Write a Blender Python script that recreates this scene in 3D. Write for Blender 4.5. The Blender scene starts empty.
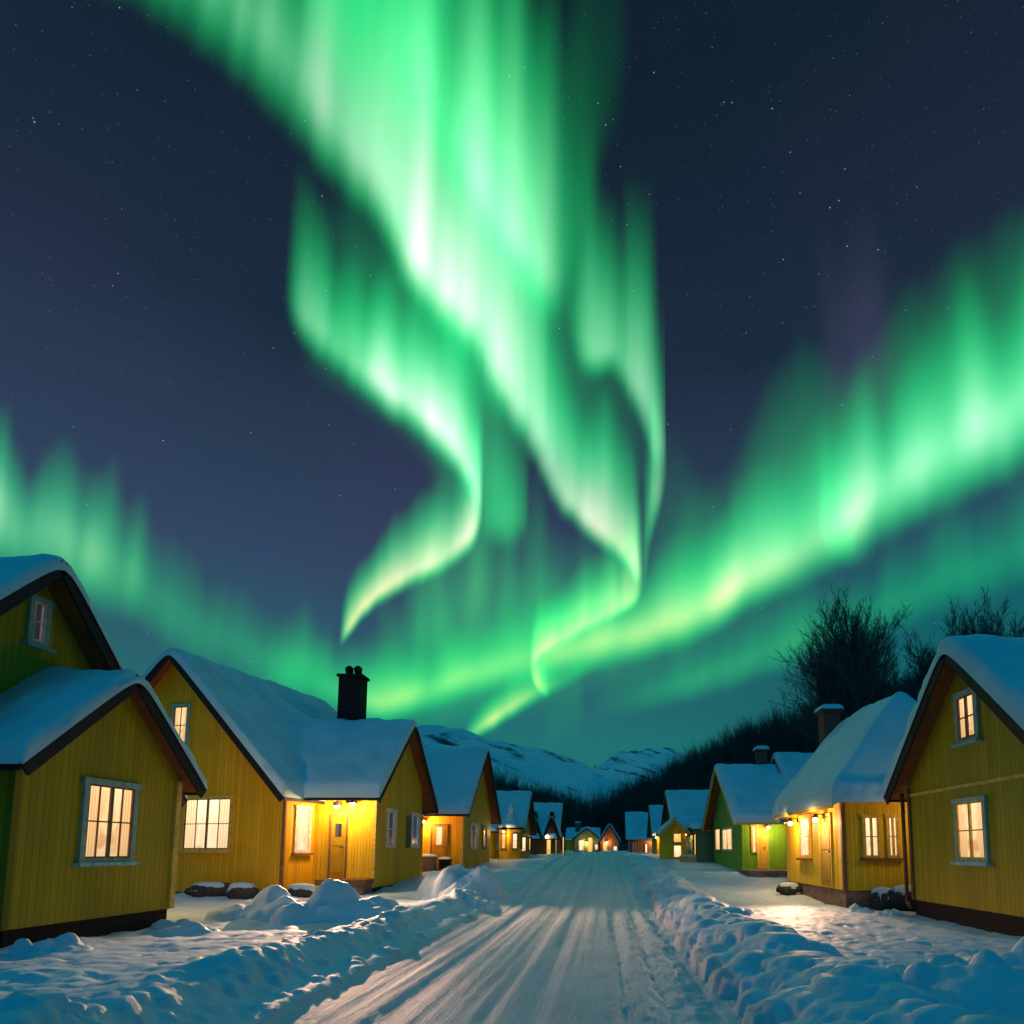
import bpy, math, random
import numpy as np
from mathutils import Vector
R = math.radians
random.seed(7); RNG = np.random.default_rng(11)
SC = bpy.context.scene

# ------------------------------------------------------------------ camera
EYE = np.array([0.0, 0.0, 1.7]); FPX = 650.0; PITCH = R(6); VPX = 606.0; HORY = 850.0
cd = bpy.data.cameras.new('camera'); cam = bpy.data.objects.new('camera', cd); SC.collection.objects.link(cam)
cam.location = EYE; cam.rotation_euler = (R(90) + PITCH, 0, 0)
cd.sensor_width = 36; cd.lens = 36 * FPX / 1024
cd.shift_x = (512 - VPX) / 1024
Y0 = HORY - FPX * math.tan(PITCH); cd.shift_y = (Y0 - 512) / 1024
cd.clip_start = 0.1; cd.clip_end = 80000
SC.camera = cam
FW = np.array([0, math.cos(PITCH), math.sin(PITCH)]); UP = np.array([0, -math.sin(PITCH), math.cos(PITCH)]); RT = np.array([1.0, 0, 0])
def ray(px, py): return FW + RT * (px - VPX) / FPX + UP * (Y0 - py) / FPX
def at_y(px, py, Y):
    d = ray(px, py); return EYE + d * Y / d[1]

# ------------------------------------------------------------------ night sky, added blue fill light, exposure
w = bpy.data.worlds.new('World'); SC.world = w; w.use_nodes = True
nt = w.node_tree; nt.nodes.clear()
def nd(nt, t, **kw):
    n = nt.nodes.new(t)
    for k, v in kw.items():
        if k.startswith('_'): n.inputs[k[1:].replace('_', ' ')].default_value = v
        else: setattr(n, k, v)
    return n
def lk(nt, a, b): nt.links.new(a, b)
def lin(r, g, b):
    f = lambda c: (c / 255 / 12.92) if c <= 10.3 else ((c / 255 + .055) / 1.055) ** 2.4
    return (f(r), f(g), f(b), 1)
def ramp(nt, stops, interp='LINEAR'):
    n = nt.nodes.new('ShaderNodeValToRGB'); cr = n.color_ramp; cr.interpolation = interp
    while len(cr.elements) < len(stops): cr.elements.new(.5)
    for e, (p, c) in zip(cr.elements, stops):
        e.position = p; e.color = c if len(c) == 4 else (*c, 1)
    return n
def mth(nt, op, a, b=None, clamp=False):
    n = nt.nodes.new('ShaderNodeMath'); n.operation = op; n.use_clamp = clamp
    for i, v in enumerate((a, b)):
        if v is None: continue
        if isinstance(v, (int, float)): n.inputs[i].default_value = v
        else: nt.links.new(v, n.inputs[i])
    return n.outputs[0]
def mixc(nt, fac, a, b, mode='MIX'):
    n = nt.nodes.new('ShaderNodeMix'); n.data_type = 'RGBA'; n.blend_type = mode
    for s, v in ((n.inputs[0], fac), (n.inputs[6], a), (n.inputs[7], b)):
        if isinstance(v, (int, float)): s.default_value = v
        elif isinstance(v, tuple): s.default_value = v if len(v) == 4 else (*v, 1)
        else: nt.links.new(v, s)
    return n.outputs[2]

SKY_BACK = 1.0
tc = nd(nt, 'ShaderNodeTexCoord'); sep = nd(nt, 'ShaderNodeSeparateXYZ'); lk(nt, tc.outputs['Generated'], sep.inputs[0])
el = ramp(nt, [(0.0, lin(30, 116, 116)), (.16, lin(32, 114, 114)), (.28, lin(44, 92, 107)), (.38, lin(50, 72, 100)), (.5, lin(40, 59, 82)),
               (.62, lin(26, 43, 62)), (.8, lin(15, 33, 45)), (1.0, lin(14, 31, 44))])
lk(nt, sep.outputs['Z'], el.inputs[0])
nz = nd(nt, 'ShaderNodeTexNoise', _Scale=2.2, _Detail=3.0); lk(nt, tc.outputs['Generated'], nz.inputs['Vector'])
nr = ramp(nt, [(.42, (0, 0, 0)), (.66, (1, 1, 1))]); lk(nt, nz.outputs[0], nr.inputs[0])
up_ = ramp(nt, [(.2, (0, 0, 0)), (.45, (1, 1, 1)), (.75, (.3, .3, .3))]); lk(nt, sep.outputs['Z'], up_.inputs[0])
pf = mth(nt, 'MULTIPLY', mth(nt, 'MULTIPLY', nr.outputs[0], up_.outputs[0]), .28)
base = mixc(nt, pf, el.outputs[0], lin(62, 58, 96))
tl = ramp(nt, [(.12, (0, 0, 0)), (.2, (1, 1, 1)), (.36, (.8, .8, .8)), (.5, (0, 0, 0))]); lk(nt, sep.outputs['Z'], tl.inputs[0])
tx_ = ramp(nt, [(.5, (0, 0, 0)), (.72, (1, 1, 1))]); lk(nt, mth(nt, 'ADD', mth(nt, 'MULTIPLY', sep.outputs['X'], .5), .5), tx_.inputs[0])
base = mixc(nt, mth(nt, 'MULTIPLY', tl.outputs[0], tx_.outputs[0]), base, lin(14, 96, 102))
# the blue half of the sky, behind the photographer, added for cool fill light
bk = ramp(nt, [(.25, (0, 0, 0)), (.75, (1, 1, 1))]); lk(nt, mth(nt, 'ADD', mth(nt, 'MULTIPLY', sep.outputs['Y'], -.5), .5), bk.inputs[0])
base = mixc(nt, mth(nt, 'MULTIPLY', bk.outputs[0], SKY_BACK), base, (.0, .10, .165, 1))
# stars
vo = nd(nt, 'ShaderNodeTexVoronoi', _Scale=120.0); lk(nt, tc.outputs['Generated'], vo.inputs['Vector'])
sd = mth(nt, 'SUBTRACT', 1.0, mth(nt, 'DIVIDE', vo.outputs['Distance'], .105), True)
sc_ = nd(nt, 'ShaderNodeSeparateColor'); lk(nt, vo.outputs['Color'], sc_.inputs[0])
sb = mth(nt, 'MULTIPLY', mth(nt, 'POWER', sd, 1.5), mth(nt, 'POWER', sc_.outputs[0], 16.0))
vo2 = nd(nt, 'ShaderNodeTexVoronoi', _Scale=330.0); lk(nt, tc.outputs['Generated'], vo2.inputs['Vector'])
sd2 = mth(nt, 'SUBTRACT', 1.0, mth(nt, 'DIVIDE', vo2.outputs['Distance'], .24), True)
sc2 = nd(nt, 'ShaderNodeSeparateColor'); lk(nt, vo2.outputs['Color'], sc2.inputs[0])
sb2 = mth(nt, 'MULTIPLY', sd2, mth(nt, 'POWER', sc2.outputs[0], 14.0))
stars = mth(nt, 'ADD', mth(nt, 'MULTIPLY', sb, 1.3), mth(nt, 'MULTIPLY', sb2, .16))
stars = mth(nt, 'MULTIPLY', stars, mth(nt, 'MULTIPLY', sep.outputs['Z'], 1.6, True))
base = mixc(nt, stars, base, (.75, .95, 1, 1), 'ADD')
bg = nd(nt, 'ShaderNodeBackground'); lk(nt, base, bg.inputs[0]); bg.inputs[1].default_value = 1.0
wo = nd(nt, 'ShaderNodeOutputWorld'); lk(nt, bg.outputs[0], wo.inputs[0])

sl = bpy.data.lights.new('blue_fill', 'SUN'); sun = bpy.data.objects.new('blue_fill', sl); SC.collection.objects.link(sun)  # unseen fill light added to tint the snow blue
sl.energy = .48; sl.color = (.0, .36, .75); sl.angle = R(40)
sun.rotation_euler = (R(30), 0, R(-12))

SC.view_settings.view_transform = 'Standard'; SC.view_settings.look = 'None'
SC.view_settings.exposure = 0; SC.view_settings.gamma = 1; SC.view_settings.use_curve_mapping = False
SC.render.engine = 'CYCLES'
SC.cycles.transparent_max_bounces = 200; SC.cycles.max_bounces = 6; SC.cycles.diffuse_bounces = 3
SC.cycles.use_denoising = True
SC.cycles.sample_clamp_indirect = 6

# ------------------------------------------------------------------ helpers
COL = SC.collection
def tag(o, label=None, cat=None, group=None, kind=None):
    for k, v in (('label', label), ('category', cat), ('group', group), ('kind', kind)):
        if v: o[k] = v
    return o
def empty(name, loc):
    o = bpy.data.objects.new(name, None); o.location = loc; o.empty_display_size = .3; COL.objects.link(o); return o
class MB:
    def __init__(s): s.v = []; s.f = []; s.uv = []
    def add(s, vs, fs, uvs=None):
        n = len(s.v); s.v += [tuple(map(float, p)) for p in vs]
        for k, f in enumerate(fs):
            s.f.append(tuple(i + n for i in f))
            s.uv += uvs[k] if uvs else [(0, 0)] * len(f)
    def box(s, c, ax, h):
        c = np.array(c, float); ax = [np.array(a, float) for a in ax]
        vs = [c + ax[0] * h[0] * i + ax[1] * h[1] * j + ax[2] * h[2] * k for i in (-1, 1) for j in (-1, 1) for k in (-1, 1)]
        fs = [(0, 1, 3, 2), (4, 6, 7, 5), (0, 4, 5, 1), (2, 3, 7, 6), (0, 2, 6, 4), (1, 5, 7, 3)]
        if np.dot(np.cross(ax[0], ax[1]), ax[2]) < 0: fs = [f[::-1] for f in fs]
        s.add(vs, fs)
    def tube(s, p, q, r0, r1, n=8, cap=True):
        p = np.array(p, float); q = np.array(q, float); d = q - p; L = np.linalg.norm(d)
        if L < 1e-6: return
        d /= L; a = np.cross(d, [0, 0, 1.0] if abs(d[2]) < .9 else [1.0, 0, 0]); a /= np.linalg.norm(a); b = np.cross(d, a)
        vs = []
        for c, r in ((p, r0), (q, r1)):
            for k in range(n):
                t = 2 * math.pi * k / n; vs.append(c + (a * math.cos(t) + b * math.sin(t)) * r)
        fs = [(k, (k + 1) % n, n + (k + 1) % n, n + k) for k in range(n)]
        if cap: fs += [tuple(range(n))[::-1], tuple(range(n, 2 * n))]
        s.add(vs, fs)
    def build(s, name, mat, parent=None, off=(0, 0, 0), smooth=False):
        m = bpy.data.meshes.new(name); o3 = np.array(off, float)
        m.from_pydata([tuple(np.array(p) - o3) for p in s.v], [], s.f)
        u = m.uv_layers.new(name='UVMap'); u.data.foreach_set('uv', np.array(s.uv, 'f').ravel())
        if mat: m.materials.append(mat)
        if smooth: m.polygons.foreach_set('use_smooth', [True] * len(m.polygons))
        m.update()
        o = bpy.data.objects.new(name, m); COL.objects.link(o)
        if parent: o.parent = parent
        return o
def grid_mesh(name, V, nr_, nc_, mat, parent=None, smooth=True, keep=None):
    idx = np.arange(nr_ * nc_).reshape(nr_, nc_)
    F = np.stack([idx[:-1, :-1], idx[:-1, 1:], idx[1:, 1:], idx[1:, :-1]], -1).reshape(-1, 4)
    if keep is not None: F = F[keep]
    used, inv = np.unique(F, return_inverse=True); F = inv.reshape(-1, 4); V = V[used]
    m = bpy.data.meshes.new(name); m.vertices.add(len(V)); m.vertices.foreach_set('co', V.astype('f').ravel())
    m.loops.add(F.size); m.loops.foreach_set('vertex_index', F.astype('i').ravel())
    m.polygons.add(len(F)); m.polygons.foreach_set('loop_start', np.arange(0, F.size, 4, dtype='i')); m.polygons.foreach_set('loop_total', np.full(len(F), 4, 'i'))
    m.polygons.foreach_set('use_smooth', np.full(len(F), smooth)); m.update(calc_edges=True); m.validate()
    if mat: m.materials.append(mat)
    o = bpy.data.objects.new(name, m); COL.objects.link(o)
    if parent: o.parent = parent
    return o, used
def _h(i, j, s):
    n = (i * 374761393 + j * 668265263 + s * 1274126177) & 0xffffffff
    n = ((n ^ (n >> 13)) * 1274126177) & 0xffffffff
    return ((n ^ (n >> 16)) & 0xffff) / 65535.0
def vnoise(x, y, s=0):
    x = np.asarray(x, float); y = np.asarray(y, float)
    i = np.floor(x).astype(np.int64); j = np.floor(y).astype(np.int64); fx = x - i; fy = y - j
    fx = fx * fx * fx * (fx * (fx * 6 - 15) + 10); fy = fy * fy * fy * (fy * (fy * 6 - 15) + 10)
    return (_h(i, j, s) * (1 - fx) + _h(i + 1, j, s) * fx) * (1 - fy) + (_h(i, j + 1, s) * (1 - fx) + _h(i + 1, j + 1, s) * fx) * fy
def fbm(x, y, s=0, o=4):
    r = 0; a = .5
    for k in range(o): r = r + a * (vnoise(x * 2 ** k, y * 2 ** k, s + k * 17) - .5); a *= .5
    return r
def sstep(a, b, x):
    t = np.clip((np.asarray(x, float) - a) / (b - a), 0, 1); return t * t * (3 - 2 * t)

# ------------------------------------------------------------------ materials
def newmat(name):
    m = bpy.data.materials.new(name); m.use_nodes = True; return m, m.node_tree, m.node_tree.nodes['Principled BSDF']
def bump(nt, p, hgt, strength=.4, dist=.02):
    b = nd(nt, 'ShaderNodeBump'); b.inputs['Strength'].default_value = strength; b.inputs['Distance'].default_value = dist
    lk(nt, hgt, b.inputs['Height']); lk(nt, b.outputs[0], p.inputs['Normal']); return b
def m_siding(name, c, board=.14, vary=.2, rough=.6):
    m, nt, p = newmat(name)
    uv = nd(nt, 'ShaderNodeUVMap'); sp = nd(nt, 'ShaderNodeSeparateXYZ'); lk(nt, uv.outputs[0], sp.inputs[0])
    x = mth(nt, 'DIVIDE', sp.outputs[0], board); fl = mth(nt, 'FLOOR', x); fr = mth(nt, 'FRACT', x)
    e = mth(nt, 'MINIMUM', fr, mth(nt, 'SUBTRACT', 1.0, fr)); g = mth(nt, 'DIVIDE', e, .07, True)
    wn = nd(nt, 'ShaderNodeTexWhiteNoise', noise_dimensions='1D'); lk(nt, fl, wn.inputs['W'])
    mp = nd(nt, 'ShaderNodeMapping'); mp.inputs['Scale'].default_value = (14, .9, 1); lk(nt, uv.outputs[0], mp.inputs[0])
    gn = nd(nt, 'ShaderNodeTexNoise', _Scale=1.6, _Detail=6.0, _Roughness=.65); lk(nt, mp.outputs[0], gn.inputs['Vector'])
    ln = nd(nt, 'ShaderNodeTexNoise', _Scale=.7, _Detail=3.0); lk(nt, uv.outputs[0], ln.inputs['Vector'])
    v = mth(nt, 'ADD', mth(nt, 'MULTIPLY', wn.outputs[0], vary), 1 - vary * .6)
    v = mth(nt, 'MULTIPLY', v, mth(nt, 'ADD', mth(nt, 'MULTIPLY', gn.outputs[0], .5), .72))
    v = mth(nt, 'MULTIPLY', v, mth(nt, 'ADD', mth(nt, 'MULTIPLY', ln.outputs[0], .4), .8))
    v = mth(nt, 'MULTIPLY', v, mth(nt, 'ADD', mth(nt, 'MULTIPLY', g, .5), .5))
    cc = nd(nt, 'ShaderNodeVectorMath', operation='SCALE'); cc.inputs[0].default_value = c[:3]; lk(nt, v, cc.inputs['Scale'])
    lk(nt, cc.outputs[0], p.inputs['Base Color']); p.inputs['Roughness'].default_value = rough; p.inputs['Specular IOR Level'].default_value = .25
    bump(nt, p, mth(nt, 'ADD', g, mth(nt, 'MULTIPLY', gn.outputs[0], .25)), .7, .012)
    return m
def m_wood(name, c, rough=.7, sc=(2, 2, 2), var=.5, bs=.3):
    m, nt, p = newmat(name)
    t = nd(nt, 'ShaderNodeTexCoord'); mp = nd(nt, 'ShaderNodeMapping'); mp.inputs['Scale'].default_value = sc; lk(nt, t.outputs['Object'], mp.inputs[0])
    n = nd(nt, 'ShaderNodeTexNoise', _Scale=4.0, _Detail=6.0, _Roughness=.6); lk(nt, mp.outputs[0], n.inputs['Vector'])
    a = tuple(x * (1 - var * .6) for x in c[:3]); b = tuple(min(1, x * (1 + var * .6)) for x in c[:3])
    r = ramp(nt, [(.3, a), (.7, b)]); lk(nt, n.outputs[0], r.inputs[0]); lk(nt, r.outputs[0], p.inputs['Base Color'])
    p.inputs['Roughness'].default_value = rough; p.inputs['Specular IOR Level'].default_value = .25; bump(nt, p, n.outputs[0], bs, .01); return m
def m_snow(name, c=(.70, .80, .88), s1=9.0, st=.5, d=.03, dirt=None, fine=60.0):
    m, nt, p = newmat(name)
    t = nd(nt, 'ShaderNodeTexCoord')
    n1 = nd(nt, 'ShaderNodeTexNoise', _Scale=s1, _Detail=7.0, _Roughness=.6); lk(nt, t.outputs['Object'], n1.inputs['Vector'])
    n2 = nd(nt, 'ShaderNodeTexNoise', _Scale=fine, _Detail=3.0); lk(nt, t.outputs['Object'], n2.inputs['Vector'])
    n3 = nd(nt, 'ShaderNodeTexNoise', _Scale=.8, _Detail=4.0); lk(nt, t.outputs['Object'], n3.inputs['Vector'])
    a = tuple(x * .86 for x in c); r = ramp(nt, [(.3, a), (.65, c)]); lk(nt, n3.outputs[0], r.inputs[0])
    col = r.outputs[0]
    if dirt:
        mp = nd(nt, 'ShaderNodeMapping'); mp.inputs['Scale'].default_value = (3.2, .10, 1); lk(nt, t.outputs['Object'], mp.inputs[0])
        nn = nd(nt, 'ShaderNodeTexNoise', _Scale=1.0, _Detail=6.0, _Roughness=.7); lk(nt, mp.outputs[0], nn.inputs['Vector'])
        rr = ramp(nt, [(.42, (0, 0, 0)), (.68, (1, 1, 1))]); lk(nt, nn.outputs[0], rr.inputs[0])
        col = mixc(nt, mth(nt, 'MULTIPLY', rr.outputs[0], .24), col, dirt)
    lk(nt, col, p.inputs['Base Color']); p.inputs['Roughness'].default_value = .55; p.inputs['Specular IOR Level'].default_value = .2
    hgt = mth(nt, 'ADD', n1.outputs[0], mth(nt, 'MULTIPLY', n2.outputs[0], .18))
    if dirt:                                                     # fine tread marks drawn out along the road
        mp = nd(nt, 'ShaderNodeMapping'); mp.inputs['Scale'].default_value = (22, 1.6, 1); lk(nt, t.outputs['Object'], mp.inputs[0])
        tn = nd(nt, 'ShaderNodeTexNoise', _Scale=1.0, _Detail=5.0, _Roughness=.7); lk(nt, mp.outputs[0], tn.inputs['Vector']); hgt = mth(nt, 'ADD', hgt, mth(nt, 'MULTIPLY', tn.outputs[0], .9))
    bump(nt, p, hgt, st, d); return m
def m_flat(name, c, rough=.6, metal=0.0):
    m, nt, p = newmat(name); p.inputs['Base Color'].default_value = (*c[:3], 1); p.inputs['Roughness'].default_value = rough; p.inputs['Metallic'].default_value = metal
    n = nd(nt, 'ShaderNodeTexNoise', _Scale=25.0, _Detail=4.0); bump(nt, p, n.outputs[0], .15, .01); return m
def m_lit(name, c1, c2, strength):
    """a window pane with drawn, lit curtains behind it"""
    m, nt, p = newmat(name)
    uv = nd(nt, 'ShaderNodeUVMap'); oi = nd(nt, 'ShaderNodeObjectInfo')
    mp = nd(nt, 'ShaderNodeMapping'); lk(nt, uv.outputs[0], mp.inputs[0]); mp.inputs['Scale'].default_value = (7, .7, 1)
    cm = nd(nt, 'ShaderNodeCombineXYZ')
    for k in range(3): lk(nt, mth(nt, 'MULTIPLY', oi.outputs['Random'], 37.0 + k), cm.inputs[k])
    lk(nt, cm.outputs[0], mp.inputs['Location'])
    n = nd(nt, 'ShaderNodeTexNoise', _Scale=1.3, _Detail=3.0); lk(nt, mp.outputs[0], n.inputs['Vector'])
    mp2 = nd(nt, 'ShaderNodeMapping'); lk(nt, uv.outputs[0], mp2.inputs[0]); mp2.inputs['Scale'].default_value = (2.2, 2.2, 1); lk(nt, cm.outputs[0], mp2.inputs['Location'])
    n2 = nd(nt, 'ShaderNodeTexNoise', _Scale=1.0, _Detail=2.0); lk(nt, mp2.outputs[0], n2.inputs['Vector'])
    f = mth(nt, 'ADD', mth(nt, 'MULTIPLY', n.outputs[0], .5), mth(nt, 'MULTIPLY', n2.outputs[0], .5))
    r = ramp(nt, [(.33, c2), (.58, c1)]); lk(nt, f, r.inputs[0])
    sp = nd(nt, 'ShaderNodeSeparateXYZ'); lk(nt, uv.outputs[0], sp.inputs[0])
    # drawn-back curtains at both sides, with folds; dim shapes of furniture low in the middle
    au = mth(nt, 'ABSOLUTE', mth(nt, 'SUBTRACT', sp.outputs[0], .5))
    edge = mth(nt, 'ADD', mth(nt, 'SUBTRACT', au, mth(nt, 'MULTIPLY', mth(nt, 'ABSOLUTE', mth(nt, 'SUBTRACT', sp.outputs[1], .35)), .16)), mth(nt, 'MULTIPLY', mth(nt, 'SUBTRACT', n2.outputs[0], .5), .25))
    cur = mth(nt, 'MULTIPLY', mth(nt, 'SUBTRACT', edge, .17), 25.0, True)
    wv = nd(nt, 'ShaderNodeTexWave', _Scale=5.5, _Distortion=1.5); lk(nt, uv.outputs[0], wv.inputs['Vector'])
    mp3 = nd(nt, 'ShaderNodeMapping'); lk(nt, uv.outputs[0], mp3.inputs[0]); mp3.inputs['Scale'].default_value = (3.0, 3.0, 1); lk(nt, cm.outputs[0], mp3.inputs['Location'])
    fv = nd(nt, 'ShaderNodeTexVoronoi', _Scale=1.0); lk(nt, mp3.outputs[0], fv.inputs['Vector'])
    fur = mth(nt, 'MULTIPLY', mth(nt, 'MULTIPLY', mth(nt, 'SUBTRACT', .46, sp.outputs[1]), 6.0, True), mth(nt, 'MULTIPLY', mth(nt, 'SUBTRACT', .42, fv.outputs['Distance']), 9.0, True))
    cl = mixc(nt, mth(nt, 'MULTIPLY', fur, .65), r.outputs[0], (c2[0] * .75, c2[1] * .55, c2[2] * .4, 1))
    fold = mixc(nt, wv.outputs['Fac'], (c2[0] * .85, c2[1] * .8, c2[2] * .8, 1), (c1[0] * .97, c1[1] * .92, c1[2] * .85, 1))
    cl = mixc(nt, cur, cl, fold)
    gr = mth(nt, 'ADD', mth(nt, 'MULTIPLY', sp.outputs[1], .35), .75)
    lk(nt, cl, p.inputs['Emission Color']); lk(nt, mth(nt, 'MULTIPLY', gr, strength), p.inputs['Emission Strength'])
    p.inputs['Base Color'].default_value = (.05, .04, .03, 1); p.inputs['Roughness'].default_value = .12
    return m
def m_emit(name, c, s):
    m, nt, p = newmat(name); p.inputs['Emission Color'].default_value = (*c, 1); p.inputs['Emission Strength'].default_value = s
    p.inputs['Base Color'].default_value = (.8, .7, .5, 1); return m

M = dict(
    olive=m_siding('olive_siding', (.45, .32, .010)),
    yellow=m_siding('yellow_siding', (.72, .43, .014)), ochre=m_siding('ochre_siding', (.84, .42, .010)), gold=m_siding('golden_siding', (.88, .54, .02), .1),
    green=m_siding('green_siding', (.20, .46, .03), .12, .15), greygreen=m_siding('grey_green_siding', (.20, .30, .13), .12), brown=m_siding('brown_siding', (.30, .12, .05), .13),
    soffit=m_wood('soffit_wood', (.27, .085, .025), .7, (1, 1, 1)), dark=m_wood('dark_board', (.018, .015, .016), .6), plinth=m_wood('dark_plinth', (.022, .014, .013), .85),
    stone=m_wood('stone_plinth', (.22, .13, .10), .9, (1, 1, 1.5), .8, .8), trim=m_wood('grey_green_trim', (.30, .42, .34), .55), white=m_wood('white_trim', (.72, .66, .52), .5),
    ytrim=m_wood('yellow_trim', (.75, .46, .08), .55), btrim=m_wood('brown_trim', (.22, .10, .04), .6), teal=m_wood('teal_sill', (.28, .52, .52), .5),
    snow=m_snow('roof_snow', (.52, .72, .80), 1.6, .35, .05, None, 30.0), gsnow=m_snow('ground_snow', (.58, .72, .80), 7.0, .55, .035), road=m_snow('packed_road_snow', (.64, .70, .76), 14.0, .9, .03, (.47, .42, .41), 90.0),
    rock=m_wood('dark_rock', (.05, .045, .045), .9, (1, 1, 1), .7, .8), chim=m_wood('black_chimney', (.012, .011, .012), .7), brick=m_wood('brick_chimney', (.14, .07, .05), .9),
    bark=m_wood('bark', (.12, .085, .08), .9), metal=m_flat('dark_metal', (.03, .03, .03), .4, .8),
    lit=m_lit('lit_window', (1, .72, .36), (.95, .46, .17), 1.15), litw=m_lit('bright_window', (1, .82, .52), (1, .62, .28), 1.35), lity=m_lit('yellow_window', (1, .66, .16), (.95, .42, .06), 1.2),
    ydoor=m_wood('yellow_door', (.70, .46, .05), .5, (1, 1, .3), .15), bulb=m_emit('bulb', (1, .70, .32), 14.0), blue=m_flat('blue_grey_door', (.14, .20, .30), .6),
)
def m_dim(name):
    m, nt, p = newmat(name); uv = nd(nt, 'ShaderNodeUVMap')
    sp = nd(nt, 'ShaderNodeSeparateXYZ'); lk(nt, uv.outputs[0], sp.inputs[0]); au = mth(nt, 'ABSOLUTE', mth(nt, 'SUBTRACT', sp.outputs[0], .5))
    wv = nd(nt, 'ShaderNodeTexWave', _Scale=6.0, _Distortion=1.0); lk(nt, uv.outputs[0], wv.inputs['Vector'])
    f = mth(nt, 'MULTIPLY', mth(nt, 'MULTIPLY', mth(nt, 'SUBTRACT', au, .2), 20.0, True), mth(nt, 'ADD', mth(nt, 'MULTIPLY', wv.outputs['Fac'], .6), .4))
    r = ramp(nt, [(0, (.035, .03, .04)), (1, (.26, .19, .19))]); lk(nt, f, r.inputs[0])
    lk(nt, r.outputs[0], p.inputs['Emission Color']); p.inputs['Emission Strength'].default_value = .6
    p.inputs['Base Color'].default_value = (.02, .02, .03, 1); p.inputs['Roughness'].default_value = .08; return m
M['dim'] = m_dim('dim_window')

# ------------------------------------------------------------------ terrain
def rise(Y):
    t = np.maximum(np.asarray(Y, float) - 18.5, 0); return 1.42 * (1 - np.exp(-t * t / (t + 3) / 19.0))
def road_c(Y): return -.9 - 2.2 * sstep(45, 110, Y)
def yard(X, Y):
    return rise(Y) + .14
DOMES = []
def height(X, Y):
    g = rise(Y); x = X - road_c(Y)
    wob = fbm(Y * .35, Y * 0 + 3.3, 5, 3) * .7; wob2 = fbm(Y * .5, Y * 0 + 9.1, 9, 3) * .6
    onroad = sstep(-2.55, -2.25, x + wob * .3) * (1 - sstep(2.25, 2.55, x + wob2 * .3))
    # tyre ruts along the road
    ruts = 0
    drift = fbm(Y * .08, Y * 0 + .7, 21, 2) * .5
    ruts = fbm((x + drift) * 4.2, Y * .05, 31, 4) * .09 + fbm((x + drift * .6) * 14, Y * .12, 37, 3) * .045
    for cx, wd, dp in ((-1.35, .16, .035), (.15, .16, .04), (-.35, .12, .025), (1.15, .14, .035), (1.6, .12, .03), (-1.9, .1, .02)):
        ruts = ruts - 1.7 * dp * np.exp(-((x - cx - drift * .5) / wd) ** 2)
    rough = fbm(X * 5, Y * 3, 41, 5) * .075 + fbm(X * 16, Y * 7, 43, 3) * .03
    h = g + onroad * (ruts * 1.0 + rough * (.35 + .9 * sstep(.4, 1.8, x)))
    # side ground
    off = 1 - onroad
    soft = fbm(X * .55, Y * .55, 51, 4) * .28 + fbm(X * 2.2, Y * 2.2, 57, 4) * .11
    h = h + off * (.14 + soft * sstep(2.4, 5.5, np.abs(x)) * np.where(x > 0, .42, .8) + fbm(X * 6, Y * 6, 59, 4) * .05)
    # ploughed banks
    lump = fbm(X * .8, Y * .8, 61, 3)
    fadeL = (1 - .75 * sstep(23, 32, Y)); fadeR = (1 - .65 * sstep(24, 42, Y))
    cl = -3.2 + wob * .45; cr_ = 3.35 + wob2 * .4
    sideL = np.where(x > cl, .36, .85); sideR = np.where(x < cr_, .55, .38)
    h = h + fadeL * (.35 + .40 * lump - .30 * np.abs(fbm(X * 1.9, Y * 1.9, 63, 4))) * np.exp(-np.abs((x - cl) / sideL) ** 2.2)
    lumpR = fbm(X * 1.1, Y * 1.1, 67, 3)
    h = h + fadeR * (.34 + .40 * lumpR - .50 * np.abs(fbm(X * 2.3, Y * 2.3, 69, 4)) + fbm(X * 7, Y * 7, 73, 3) * .10) * np.exp(-np.abs((x - cr_) / sideR) ** 2.2)
    return h
ys = np.concatenate([np.linspace(-40, 3.5, 40), 4.2 * 1.0062 ** np.arange(0, 520), np.array([110, 120, 135, 150, 170, 200, 240, 300, 400, 600, 900, 1500, 3000, 6000.])])
ys = ys[np.concatenate([[True], np.diff(ys) > 0])]
xs = np.concatenate([[-6000, -2500, -900, -400, -200, -120, -80, -55, -40, -30, -24, -20, -17], np.arange(-15, -6, .085), np.arange(-6, 6, .045), np.arange(6, 13, .085), [13.5, 15, 18, 22, 28, 36, 50, 75, 120, 200, 400, 900, 2500, 6000]])
GX, GY = np.meshgrid(xs, ys); GH = height(GX, GY)
far = sstep(60, 130, np.abs(GX)) + sstep(200, 400, GY); GH = GH * (1 - np.clip(far, 0, 1)) + rise(GY) * np.clip(far, 0, 1)
GH0 = GH.copy()
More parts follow.
